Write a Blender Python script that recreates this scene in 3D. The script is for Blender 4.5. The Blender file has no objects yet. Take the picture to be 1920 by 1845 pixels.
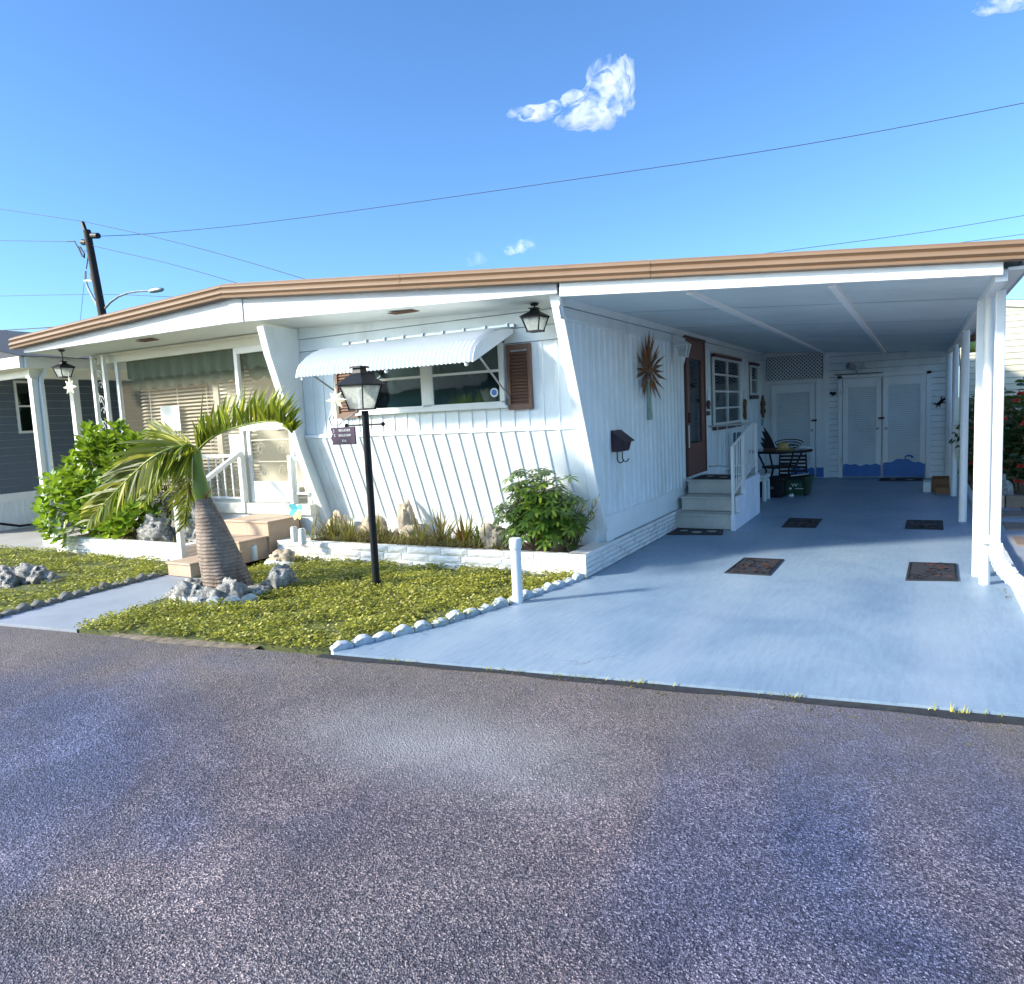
import bpy, bmesh, math, random
from mathutils import Vector, Matrix
C = bpy.context.scene.collection
V = Vector
rnd = random.Random(7)
EPS = .003

# ---------------------------------------------------------------- camera model (measured from the vanishing points)
PP = (960.0, 922.5); FPX = 1374.06; EYE = 1.5
AX = V((0.87501, -0.00937, 0.48401)).normalized()
AY = V((0.48181, 0.11413, -0.86881)).normalized()
AZ = AX.cross(AY).normalized()
AY = AZ.cross(AX).normalized()
def _ray(px, py):
    d = V((px-PP[0], -(py-PP[1]), -FPX))
    return V((d.dot(AX), d.dot(AY), d.dot(AZ)))
def gz(px, py, z=0.0):
    d = _ray(px, py); t = (z-EYE)/d.z
    return V((d.x*t, d.y*t, z))
def gy(px, py, y):
    d = _ray(px, py); t = y/d.y
    return V((d.x*t, y, EYE+d.z*t))
def gx(px, py, x):
    d = _ray(px, py); t = x/d.x
    return V((x, d.y*t, EYE+d.z*t))

# ---------------------------------------------------------------- mesh builder
class MB:
    def __init__(s): s.v = []; s.f = []; s.mi = {}
    def add(s, vs, fs, mi=0):
        o = len(s.v)
        if mi:
            for k in range(len(fs)): s.mi[len(s.f)+k]=mi
        s.v += [tuple(p) for p in vs]; s.f += [tuple(i+o for i in f) for f in fs]; return s
    def box(s, x0, x1, y0, y1, z0, z1):
        return s.add([(x0,y0,z0),(x1,y0,z0),(x1,y1,z0),(x0,y1,z0),(x0,y0,z1),(x1,y0,z1),(x1,y1,z1),(x0,y1,z1)],
              [(0,3,2,1),(4,5,6,7),(0,1,5,4),(1,2,6,5),(2,3,7,6),(3,0,4,7)])
    def obox(s, c, a, b, d):
        c=V(c);a=V(a);b=V(b);d=V(d)
        if a.cross(b).dot(d) < 0: d = -d
        vs=[c-a-b-d,c+a-b-d,c+a+b-d,c-a+b-d,c-a-b+d,c+a-b+d,c+a+b+d,c-a+b+d]
        return s.add(vs,[(0,3,2,1),(4,5,6,7),(0,1,5,4),(1,2,6,5),(2,3,7,6),(3,0,4,7)])
    def bar(s, p, q, w, h, up=(0,0,1)):
        p=V(p);q=V(q);d=(q-p);u=V(up)
        if abs(d.normalized().dot(u))>.99: u=V((0,1,0))
        side=d.cross(u).normalized(); u2=side.cross(d).normalized()
        return s.obox((p+q)/2,d/2,side*w/2,u2*h/2)
    def quad(s, *p): return s.add(p,[tuple(range(len(p)))])
    def prism(s, pts, off):
        n=len(pts); off=V(off); a=[V(p) for p in pts]; b=[p+off for p in a]
        nrm=V((0,0,0))
        for i in range(n): nrm+= (a[i]).cross(a[(i+1)%n])
        f=[tuple(range(n)) , tuple(range(2*n-1,n-1,-1))]
        f+=[(i,n+i,n+(i+1)%n,(i+1)%n) for i in range(n)]
        if nrm.dot(off)>0: f=[t[::-1] for t in f]
        return s.add(a+b,f)
    def cyl(s, p, q, r0, r1=None, n=12, cap=True):
        p=V(p);q=V(q); r1=r0 if r1 is None else r1; d=(q-p).normalized()
        u=V((0,0,1)) if abs(d.z)<.9 else V((1,0,0)); a=d.cross(u).normalized(); b=d.cross(a)
        vs=[];
        for c,r in ((p,r0),(q,r1)):
            for i in range(n):
                t=2*math.pi*i/n; vs.append(c+(a*math.cos(t)+b*math.sin(t))*r)
        f=[(i,(i+1)%n,n+(i+1)%n,n+i) for i in range(n)]
        if cap: f+=[tuple(range(n-1,-1,-1)),tuple(range(n,2*n))]
        return s.add(vs,f)
    def tube(s, pts, r, n=8):
        pts=[V(p) for p in pts]; m=len(pts); rs=r if isinstance(r,(list,tuple)) else [r]*m
        vs=[]; prev=None
        for i,p in enumerate(pts):
            d=(pts[min(i+1,m-1)]-pts[max(i-1,0)]).normalized()
            if prev is None:
                u=V((0,0,1)) if abs(d.z)<.9 else V((1,0,0)); a=d.cross(u).normalized()
            else: a=(prev-d*prev.dot(d)).normalized()
            prev=a; b=d.cross(a)
            for k in range(n):
                t=2*math.pi*k/n; vs.append(p+(a*math.cos(t)+b*math.sin(t))*rs[i])
        f=[(i*n+k,i*n+(k+1)%n,(i+1)*n+(k+1)%n,(i+1)*n+k) for i in range(m-1) for k in range(n)]
        f+=[tuple(range(n-1,-1,-1)),tuple(range((m-1)*n,m*n))]
        return s.add(vs,f)
    def lathe(s, c, prof, n=16, tilt=None):
        c=V(c); vs=[]
        for r,z in prof:
            for k in range(n):
                t=2*math.pi*k/n; p=V((r*math.cos(t),r*math.sin(t),z))
                if tilt: p=tilt@p
                vs.append(c+p)
        m=len(prof)
        f=[(i*n+k,i*n+(k+1)%n,(i+1)*n+(k+1)%n,(i+1)*n+k) for i in range(m-1) for k in range(n)]
        f+=[tuple(range(n-1,-1,-1)),tuple(range((m-1)*n,m*n))]
        return s.add(vs,f)
    def rock(s, c, rx, ry, rz, seed, rough=.25, sub=3, sharp=1.0):
        bm=bmesh.new(); bmesh.ops.create_icosphere(bm,subdivisions=sub,radius=1)
        from mathutils import noise
        off=V((seed*7.3,seed*3.1,seed*1.7)); vs=[]
        for v in bm.verts:
            p=v.co.normalized(); k=1+rough*noise.noise(p*1.3+off)*1.5+rough*.8*noise.noise(p*3.3+off)+rough*.45*sharp*noise.noise(p*8+off)
            vs.append((c[0]+p.x*rx*k,c[1]+p.y*ry*k,c[2]+max(p.z,-.55)*rz*k))
        fs=[tuple(v.index for v in f.verts) for f in bm.faces]; bm.free()
        return s.add(vs,fs)
    def build(s, name, mat, parent=None, smooth=False, bevel=0, loc=None):
        me=bpy.data.meshes.new(name)
        o=bpy.data.objects.new(name,me); C.objects.link(o)
        if parent is not None:
            off=V((0,0,0)); q=parent
            while q is not None: off+=q.location; q=q.parent
            o.parent=parent
        else:
            if loc is None:
                xs=[p[0] for p in s.v]; ys=[p[1] for p in s.v]; zs=[p[2] for p in s.v]
                loc=V(((min(xs)+max(xs))/2,(min(ys)+max(ys))/2,min(zs)))
            off=V(loc); o.location=off
        me.from_pydata([(p[0]-off.x,p[1]-off.y,p[2]-off.z) for p in s.v],[],s.f)
        me.materials.append(mat)
        if s.mi:
            me.materials.append(M['seam'])
            for k,i in s.mi.items(): me.polygons[k].material_index=i
        me.update()
        if smooth:
            me.polygons.foreach_set('use_smooth',[True]*len(me.polygons))
            me.set_sharp_from_angle(angle=math.radians(smooth if smooth>1 else 40))
        if bevel:
            b=o.modifiers.new('bevel','BEVEL'); b.width=bevel; b.segments=2; b.limit_method='ANGLE'; b.angle_limit=math.radians(50)
        return o
def tag(o, label=None, cat=None, group=None, kind=None):
    if label: o['label']=label
    if cat: o['category']=cat
    if group: o['group']=group
    if kind: o['kind']=kind
    return o
def empty(name, loc, label=None, cat=None, group=None):
    o=bpy.data.objects.new(name,None); C.objects.link(o); o.location=loc; o.empty_display_size=.1
    return tag(o,label,cat,group)
def copy_tree(o, parent=None):
    c=o.copy(); C.objects.link(c); c.parent=parent
    for ch in list(o.children): copy_tree(ch,c)
    return c
def corr(m, u0, u1, period, prof, pos, bot, top, trim0=True):
    """ribbed sheet: pos(u, off, w)->point where w is bottom/top height"""
    us=[]; k=0
    while u0+k*period<u1-1e-6:
        for t,o in prof:
            u=u0+(k+t)*period
            if u<u1-1e-6: us.append((u,o))
        k+=1
    us.append((u1,0))
    vs=[];
    for u,o in us: vs+= [pos(u,o,bot(u)),pos(u,o,top(u))]
    return m.add(vs,[(2*i,2*i+2,2*i+3,2*i+1) for i in range(len(us)-1)])
RIB=[(0,0),(.66,0),(.70,.011),(.93,.011),(.965,0)]
def lapx(m, x0, x1, y, z0, z1, n, d=.016):
    """lap boards facing -y"""
    h=(z1-z0)/n
    for i in range(n):
        a=z0+i*h; b=a+h
        g=min(.007,h*.12)
        m.add([(x0,y-d,a+g),(x1,y-d,a+g),(x1,y-.001,b),(x0,y-.001,b)],[(0,1,2,3)])
        m.add([(x0,y-.002,a),(x1,y-.002,a),(x1,y-d,a+g),(x0,y-d,a+g)],[(0,1,2,3)],1)  # lip strip under each board, with its shade put into the colour
    return m
def lapy(m, y0, y1, x, z0, z1, n, d=.016, sg=1, zt=None):
    h=(z1-z0)/n
    for i in range(n):
        a=z0+i*h; b=a+h
        g=min(.007,h*.12)
        m.add([(x+sg*d,y0,a+g),(x+sg*d,y1,a+g),(x+sg*.001,y1,b),(x+sg*.001,y0,b)],[(0,1,2,3)])
        m.add([(x+sg*.002,y0,a),(x+sg*.002,y1,a),(x+sg*d,y1,a+g),(x+sg*d,y0,a+g)],[(0,1,2,3)],1)
    return m

# ---------------------------------------------------------------- materials
def mk(name):
    m=bpy.data.materials.new(name); m.use_nodes=True; nt=m.node_tree; nt.nodes.clear()
    out=nt.nodes.new('ShaderNodeOutputMaterial'); b=nt.nodes.new('ShaderNodeBsdfPrincipled')
    nt.links.new(b.outputs[0],out.inputs[0]); return m,nt,b,out
def ramp(nt, stops):
    r=nt.nodes.new('ShaderNodeValToRGB'); e=r.color_ramp.elements
    while len(e)<len(stops): e.new(.5)
    for i,(p,c) in enumerate(stops): e[i].position=p; e[i].color=(*c,1)
    return r
def mixc(nt, fac, a, b, mode='MIX'):
    n=nt.nodes.new('ShaderNodeMix'); n.data_type='RGBA'; n.blend_type=mode
    for sock,val in ((n.inputs[0],fac),(n.inputs[6],a),(n.inputs[7],b)):
        if hasattr(val,'links'): nt.links.new(val,sock)
        elif isinstance(val,(int,float)): sock.default_value=val
        else: sock.default_value=(*val,1)
    return n.outputs[2]
def noise(nt, scale, detail=4, rough=.55, vec=None, dist=0):
    n=nt.nodes.new('ShaderNodeTexNoise'); n.inputs['Scale'].default_value=scale; n.inputs['Detail'].default_value=detail
    n.inputs['Roughness'].default_value=rough; n.inputs['Distortion'].default_value=dist
    if vec is not None: nt.links.new(vec,n.inputs['Vector'])
    return n
def coord(nt, sc=(1,1,1), rot=(0,0,0)):
    t=nt.nodes.new('ShaderNodeTexCoord'); mp=nt.nodes.new('ShaderNodeMapping'); mp.inputs['Scale'].default_value=sc; mp.inputs['Rotation'].default_value=rot
    nt.links.new(t.outputs['Object'],mp.inputs[0]); return mp.outputs[0]
def bump(nt, b, h, strength=.3, dist=.01):
    n=nt.nodes.new('ShaderNodeBump'); n.inputs['Strength'].default_value=strength; n.inputs['Distance'].default_value=dist
    nt.links.new(h,n.inputs['Height']); nt.links.new(n.outputs[0],b.inputs['Normal']); return n
def simple(name, col, rough=.6, metal=0, var=.12, scale=3, bmp=0, bscale=60, spec=.5, dirt=None, dirtamt=.3, dscale=2.2):
    m,nt,b,o=mk(name); vec=coord(nt)
    n=noise(nt,scale,5,.6,vec)
    lo=tuple(c*(1-var) for c in col); hi=tuple(min(1,c*(1+var*.6)) for c in col)
    r=ramp(nt,[(.3,lo),(.7,hi)]); nt.links.new(n.outputs[0],r.inputs[0]); c=r.outputs[0]
    if dirt:
        n2=noise(nt,dscale,8,.7,coord(nt,(1,1,.35)),.4); r2=ramp(nt,[(.52,(0,0,0)),(.78,(dirtamt,)*3)]); nt.links.new(n2.outputs[0],r2.inputs[0])
        c=mixc(nt,r2.outputs[0],c,dirt)
    nt.links.new(c,b.inputs['Base Color']); b.inputs['Roughness'].default_value=rough; b.inputs['Metallic'].default_value=metal
    b.inputs['Specular IOR Level'].default_value=spec
    if bmp:
        nb=noise(nt,bscale,4,.6,vec); bump(nt,b,nb.outputs[0],bmp,.004)
    return m
def leafmat(name, c1, c2, c3=None, rough=.45, trans=.35):
    m,nt,b,o=mk(name); g=nt.nodes.new('ShaderNodeNewGeometry')
    st=[(.0,c1),(.75,c2)]+([(1.0,c3)] if c3 else [])
    r=ramp(nt,st); nt.links.new(g.outputs['Random Per Island'],r.inputs[0])
    n=noise(nt,1.6,3,.5,coord(nt)); r2=ramp(nt,[(.3,(.75,.75,.75)),(.7,(1.2,1.2,1.15))]); nt.links.new(n.outputs[0],r2.inputs[0])
    c=mixc(nt,1.0,r.outputs[0],r2.outputs[0],'MULTIPLY')
    nt.links.new(c,b.inputs['Base Color']); b.inputs['Roughness'].default_value=rough
    t=nt.nodes.new('ShaderNodeBsdfTranslucent'); mx=nt.nodes.new('ShaderNodeMixShader'); mx.inputs[0].default_value=trans
    tc=mixc(nt,.5,c,(.45,.6,.05)); nt.links.new(tc,t.inputs[0])
    nt.links.new(b.outputs[0],mx.inputs[1]); nt.links.new(t.outputs[0],mx.inputs[2]); nt.links.new(mx.outputs[0],o.inputs[0])
    return m
def glassmat(name, tint=(.55,.6,.58), gl=.35, rough=.03):
    m,nt,b,o=mk(name); nt.nodes.remove(b)
    tr=nt.nodes.new('ShaderNodeBsdfTransparent'); tr.inputs[0].default_value=(*tint,1)
    g=nt.nodes.new('ShaderNodeBsdfGlossy'); g.inputs['Roughness'].default_value=rough; g.inputs[0].default_value=(.9,.95,1,1)
    n=noise(nt,3,2,.5,coord(nt)); bp=nt.nodes.new('ShaderNodeBump'); bp.inputs['Strength'].default_value=.06; bp.inputs['Distance'].default_value=.02
    nt.links.new(n.outputs[0],bp.inputs['Height']); nt.links.new(bp.outputs[0],g.inputs['Normal'])
    lw=nt.nodes.new('ShaderNodeLayerWeight'); lw.inputs[0].default_value=gl
    mx=nt.nodes.new('ShaderNodeMixShader'); nt.links.new(lw.outputs['Fresnel'],mx.inputs[0]); nt.links.new(tr.outputs[0],mx.inputs[1]); nt.links.new(g.outputs[0],mx.inputs[2])
    nt.links.new(mx.outputs[0],o.inputs[0]); return m
M={}
M['seam']=simple('board_joint_shade',(.30,.35,.38),.8,var=.2,scale=8)  # shade under lap and slat edges, painted as a darker colour
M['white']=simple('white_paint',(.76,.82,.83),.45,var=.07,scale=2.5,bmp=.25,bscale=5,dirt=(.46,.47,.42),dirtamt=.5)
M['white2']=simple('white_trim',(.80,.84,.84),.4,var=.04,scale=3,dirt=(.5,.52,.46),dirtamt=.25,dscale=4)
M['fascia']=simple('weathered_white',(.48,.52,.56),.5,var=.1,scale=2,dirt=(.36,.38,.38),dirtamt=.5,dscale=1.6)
M['cream']=simple('aged_cream_white',(.74,.73,.62),.6,var=.08,scale=1.5,dirt=(.4,.38,.28),dirtamt=.4,dscale=1.2)
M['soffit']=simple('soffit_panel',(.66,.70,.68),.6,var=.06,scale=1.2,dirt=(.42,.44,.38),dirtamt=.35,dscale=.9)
M['ceil']=simple('ceiling_panel',(.66,.76,.77),.6,var=.10,scale=.9,bmp=.05,bscale=8,dirt=(.38,.44,.48),dirtamt=.45,dscale=.7)
M['batten']=simple('batten_white',(.86,.88,.88),.5,var=.03)
M['brown']=simple('tan_metal',(.215,.142,.09),.6,var=.10,scale=2,spec=.25)
M['shutter']=simple('brown_shutter',(.15,.078,.05),.5,var=.1,scale=6)
M['dbrown']=simple('dark_brown',(.075,.028,.02),.5,var=.15,scale=8)
M['doorb']=simple('brown_door_paint',(.16,.06,.045),.45,var=.1,scale=5)
M['black']=simple('black_metal',(.008,.009,.012),.5,var=.2,scale=12,spec=.25)
M['rubber']=simple('black_rubber',(.02,.022,.03),.75,var=.3,scale=30,bmp=.5,bscale=90)
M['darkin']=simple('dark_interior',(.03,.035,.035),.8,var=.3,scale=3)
M['curtain']=simple('dark_curtain',(.05,.075,.085),.9,var=.3,scale=6)
M['curtred']=simple('red_brown_curtain',(.22,.09,.06),.9,var=.3,scale=9)
M['green_cloth']=simple('green_canvas',(.03,.075,.045),.85,var=.2,scale=8)
M['beige']=simple('beige_blind',(.46,.41,.31),.7,var=.12,scale=5)
M['glass']=glassmat('window_glass',(.70,.82,.78),.38)
M['glassd']=glassmat('door_glass',(.6,.7,.7),.4)
def frosted():
    m,nt,b,o=mk('lantern_glass'); b.inputs['Base Color'].default_value=(.75,.80,.76,1); b.inputs['Roughness'].default_value=.2
    tr=nt.nodes.new('ShaderNodeBsdfTransparent'); tr.inputs[0].default_value=(.9,.93,.9,1); tl=nt.nodes.new('ShaderNodeBsdfTranslucent'); tl.inputs[0].default_value=(.8,.82,.78,1)
    m1=nt.nodes.new('ShaderNodeMixShader'); m1.inputs[0].default_value=.5; nt.links.new(b.outputs[0],m1.inputs[1]); nt.links.new(tl.outputs[0],m1.inputs[2])
    m2=nt.nodes.new('ShaderNodeMixShader'); n=noise(nt,14,4,.6,coord(nt)); r=ramp(nt,[(.3,(.35,.35,.35)),(.7,(.75,.75,.75))]); nt.links.new(n.outputs[0],r.inputs[0]); nt.links.new(r.outputs[0],m2.inputs[0])
    nt.links.new(tr.outputs[0],m2.inputs[1]); nt.links.new(m1.outputs[0],m2.inputs[2]); nt.links.new(m2.outputs[0],o.inputs[0]); return m
M['lampglass']=frosted()
M['blue']=simple('blue_paint',(.035,.17,.50),.5,var=.12,scale=6)
M['metal']=simple('grey_metal',(.45,.47,.5),.35,metal=.7,var=.1,scale=10)
M['gold']=simple('pale_star_paint',(.72,.70,.50),.4,var=.1,scale=9)
M['tile']=simple('step_tile',(.48,.35,.25),.55,var=.16,scale=5,bmp=.1,bscale=40,dirt=(.3,.22,.17),dirtamt=.5)
M['concrete']=simple('step_concrete',(.50,.49,.44),.8,var=.15,scale=4,bmp=.3,bscale=50,dirt=(.28,.29,.27),dirtamt=.5,dscale=3)
M['stucco']=simple('white_stucco',(.72,.74,.80),.75,var=.12,scale=5,bmp=.6,bscale=25,dirt=(.48,.5,.56),dirtamt=.5,dscale=6)
M['stone']=simple('painted_stone',(.74,.74,.72),.7,var=.10,scale=6,bmp=.7,bscale=22,dirt=(.48,.42,.33),dirtamt=.45,dscale=5)
M['mortar']=simple('mortar_line',(.42,.42,.42),.85,var=.1)
M['rustp']=simple('rust_metal',(.20,.085,.03),.5,metal=.3,var=.5,scale=14,bmp=.3)
M['verdi']=simple('verdigris_metal',(.30,.42,.36),.5,metal=.3,var=.3,scale=20)
M['mail']=simple('maroon_metal',(.03,.012,.022),.4,var=.15,scale=8)
M['pvc']=simple('white_pvc',(.70,.73,.72),.3,var=.03,scale=4,dirt=(.55,.53,.45),dirtamt=.3,dscale=5)
M['wood']=simple('utility_pole_wood',(.022,.017,.014),.85,var=.3,scale=5,bmp=.5,bscale=30)
M['galv']=simple('galvanised_pipe',(.32,.37,.42),.45,metal=.4,var=.1)
M['nsiding']=simple('slate_blue_siding',(.10,.135,.175),.6,var=.12,scale=2,bmp=.1)
M['nroof']=simple('charcoal_shingle',(.05,.06,.075),.85,var=.35,scale=25,bmp=.6,bscale=60)
M['csiding']=simple('cream_siding',(.50,.48,.37),.55,var=.05,scale=2)
M['coral']=simple('coral_rock',(.36,.36,.34),.9,var=.4,scale=9,bmp=1.0,bscale=28,dirt=(.10,.10,.10),dirtamt=.8,dscale=9)
def coralmat():
    m,nt,b,o=mk('coral_rock'); vec=coord(nt); v=nt.nodes.new('ShaderNodeTexVoronoi'); v.inputs['Scale'].default_value=26
    n=noise(nt,10,6,.7,vec,.5); ad=mixc(nt,.25,vec,n.outputs['Color']); nt.links.new(ad,v.inputs[0])
    r=ramp(nt,[(.0,(.07,.07,.065)),(.2,(.30,.29,.27)),(.45,(.58,.56,.50)),(1,(.68,.65,.58))]); nt.links.new(v.outputs['Distance'],r.inputs[0])
    r2=ramp(nt,[(.35,(.45,.47,.50)),(.6,(1,1,1))]); nt.links.new(n.outputs[0],r2.inputs[0]); c=mixc(nt,1,r.outputs[0],r2.outputs[0],'MULTIPLY')
    nt.links.new(c,b.inputs['Base Color']); b.inputs['Roughness'].default_value=.9; bump(nt,b,v.outputs['Distance'],1,.02); return m
M['coral']=coralmat()
M['tanrock']=simple('tan_rock',(.46,.38,.28),.9,var=.35,scale=7,bmp=.9,bscale=24,dirt=(.15,.11,.07),dirtamt=.6,dscale=7)
M['edged']=simple('shaded_dirty_edging',(.20,.20,.18),.9,var=.4,scale=14,bmp=.6,bscale=50,dirt=(.07,.08,.05),dirtamt=.8,dscale=10)  # darker copy of the edging concrete: shaded side painted in, plus dirt
M['edge']=simple('edging_concrete',(.56,.60,.62),.8,var=.22,scale=14,bmp=.6,bscale=50,dirt=(.14,.17,.15),dirtamt=.75,dscale=14)
M['soil']=simple('soil',(.09,.06,.035),.95,var=.5,scale=20,bmp=1,bscale=60)
M['card']=simple('cardboard',(.22,.11,.05),.8,var=.15)
M['plastic_w']=simple('white_plastic',(.62,.70,.68),.4,var=.06)
M['bin']=simple('green_plastic',(.012,.06,.025),.45,var=.15)
M['label_w']=simple('white_print',(.75,.78,.78),.6,var=.02)
M['teal']=simple('teal_print',(.03,.25,.25),.6,var=.02)
M['straw']=simple('straw',(.50,.38,.14),.8,var=.3,scale=25,bmp=.5)
M['bluegr']=simple('steel_blue_post',(.10,.15,.19),.5,var=.1)
M['gourdg']=simple('yellow_green_glaze',(.38,.40,.06),.35,var=.35,scale=9)
M['gourdb']=simple('brown_shell',(.18,.07,.03),.5,var=.5,scale=9)
M['leaf_palm']=leafmat('palm_leaf',(.035,.06,.006),(.22,.25,.013),(.62,.54,.04),.5,.45)
M['leaf_clus']=leafmat('glossy_leaf',(.08,.18,.012),(.26,.40,.02),(.42,.52,.06),.42,.3)
M['leaf_shef']=leafmat('schefflera_leaf',(.022,.055,.012),(.075,.15,.02),(.24,.32,.04),.3,.25)
M['leaf_thin']=leafmat('thin_leaf',(.05,.075,.025),(.11,.15,.05),(.20,.24,.09),.5,.3)
M['leaf_dry']=leafmat('dry_blade',(.12,.07,.03),(.26,.19,.09),(.13,.16,.05),.7,.25)
M['leaf_ixora']=leafmat('dark_shrub_leaf',(.012,.04,.012),(.04,.10,.02),(.12,.05,.02),.4,.2)
M['cover']=leafmat('ground_cover_leaf',(.12,.125,.010),(.46,.44,.045),(.78,.70,.26),.5,.3)
M['stem']=simple('woody_stem',(.16,.12,.07),.8,var=.3,scale=20)
M['red']=leafmat('red_flower',(.60,.02,.03),(.80,.07,.05),None,.5,.2)
M['redleaf']=leafmat('bronze_leaf',(.10,.03,.02),(.22,.08,.03),(.2,.16,.04),.45,.3)
M['green_shaft']=simple('green_crownshaft',(.17,.23,.02),.4,var=.2,scale=5)
M['petal']=simple('blue_yellow_petal',(.55,.62,.06),.4,var=.1)
M['petalb']=simple('cyan_petal',(.12,.50,.55),.4,var=.1)
M['wire']=simple('black_wire',(.05,.055,.065),.6,var=.1)
M['winwhite']=simple('window_white',(.70,.73,.71),.4,var=.05,scale=5)
M['purple']=simple('dark_purple_board',(.03,.012,.05),.5,var=.3,scale=9)

# trunk with rings
def trunkmat():
    m,nt,b,o=mk('palm_trunk'); vec=coord(nt,(1,1,1))
    w=nt.nodes.new('ShaderNodeTexWave'); w.wave_type='BANDS'; w.bands_direction='Z'; w.inputs['Scale'].default_value=10; w.inputs['Distortion'].default_value=3.0; w.inputs['Detail'].default_value=3; w.inputs['Detail Scale'].default_value=1.2
    nt.links.new(vec,w.inputs[0]); n=noise(nt,14,6,.7,coord(nt,(1,1,.5)))
    r=ramp(nt,[(.2,(.09,.070,.055)),(.5,(.27,.21,.165)),(.8,(.43,.345,.27))]); nt.links.new(n.outputs[0],r.inputs[0])
    c=mixc(nt,.22,r.outputs[0],w.outputs['Color'],'MULTIPLY')
    t=nt.nodes.new('ShaderNodeTexCoord'); sx=nt.nodes.new('ShaderNodeSeparateXYZ'); nt.links.new(t.outputs['Object'],sx.inputs[0])
    zz=nt.nodes.new('ShaderNodeMapRange'); zz.inputs[1].default_value=.30; zz.inputs[2].default_value=.05; nt.links.new(sx.outputs[2],zz.inputs[0])
    nv=noise(nt,7,5,.7,coord(nt,(1.6,1.6,.35)),.6); nr=nt.nodes.new('ShaderNodeMapRange'); nr.inputs[1].default_value=.5; nr.inputs[2].default_value=.58; nt.links.new(nv.outputs[0],nr.inputs[0])
    ml=nt.nodes.new('ShaderNodeMath'); ml.operation='MULTIPLY'; nt.links.new(zz.outputs[0],ml.inputs[0]); nt.links.new(nr.outputs[0],ml.inputs[1]); c=mixc(nt,ml.outputs[0],c,(.09,.04,.018))
    nt.links.new(c,b.inputs['Base Color']); b.inputs['Roughness'].default_value=.85
    s=nt.nodes.new('ShaderNodeMath'); s.operation='ADD'; nt.links.new(w.outputs['Fac'],s.inputs[0]); nt.links.new(n.outputs[0],s.inputs[1])
    bump(nt,b,s.outputs[0],.8,.010); return m
M['trunk']=trunkmat()
def cracks(nt, scale, width, seedvec=(0,0,0), warp=.35, keep=.55):
    """thin wandering crack lines: 1 on a crack, 0 elsewhere"""
    t=nt.nodes.new('ShaderNodeTexCoord'); n=noise(nt,2.2,5,.65,t.outputs['Object'])
    sc=nt.nodes.new('ShaderNodeVectorMath'); sc.operation='SCALE'; sc.inputs['Scale'].default_value=warp; nt.links.new(n.outputs['Color'],sc.inputs[0])
    ad=nt.nodes.new('ShaderNodeVectorMath'); ad.operation='ADD'; nt.links.new(t.outputs['Object'],ad.inputs[0]); nt.links.new(sc.outputs[0],ad.inputs[1])
    v=nt.nodes.new('ShaderNodeTexVoronoi'); v.feature='DISTANCE_TO_EDGE'; v.inputs['Scale'].default_value=scale; nt.links.new(ad.outputs[0],v.inputs[0])
    m=nt.nodes.new('ShaderNodeMapRange'); m.inputs[1].default_value=width; m.inputs[2].default_value=0; nt.links.new(v.outputs['Distance'],m.inputs[0])
    k=noise(nt,.9,3,.5,t.outputs['Object']); kr=nt.nodes.new('ShaderNodeMapRange'); kr.inputs[1].default_value=keep; kr.inputs[2].default_value=keep+.04; nt.links.new(k.outputs[0],kr.inputs[0])
    mu=nt.nodes.new('ShaderNodeMath'); mu.operation='MULTIPLY'; nt.links.new(m.outputs[0],mu.inputs[0]); nt.links.new(kr.outputs[0],mu.inputs[1]); return mu.outputs[0]
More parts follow.
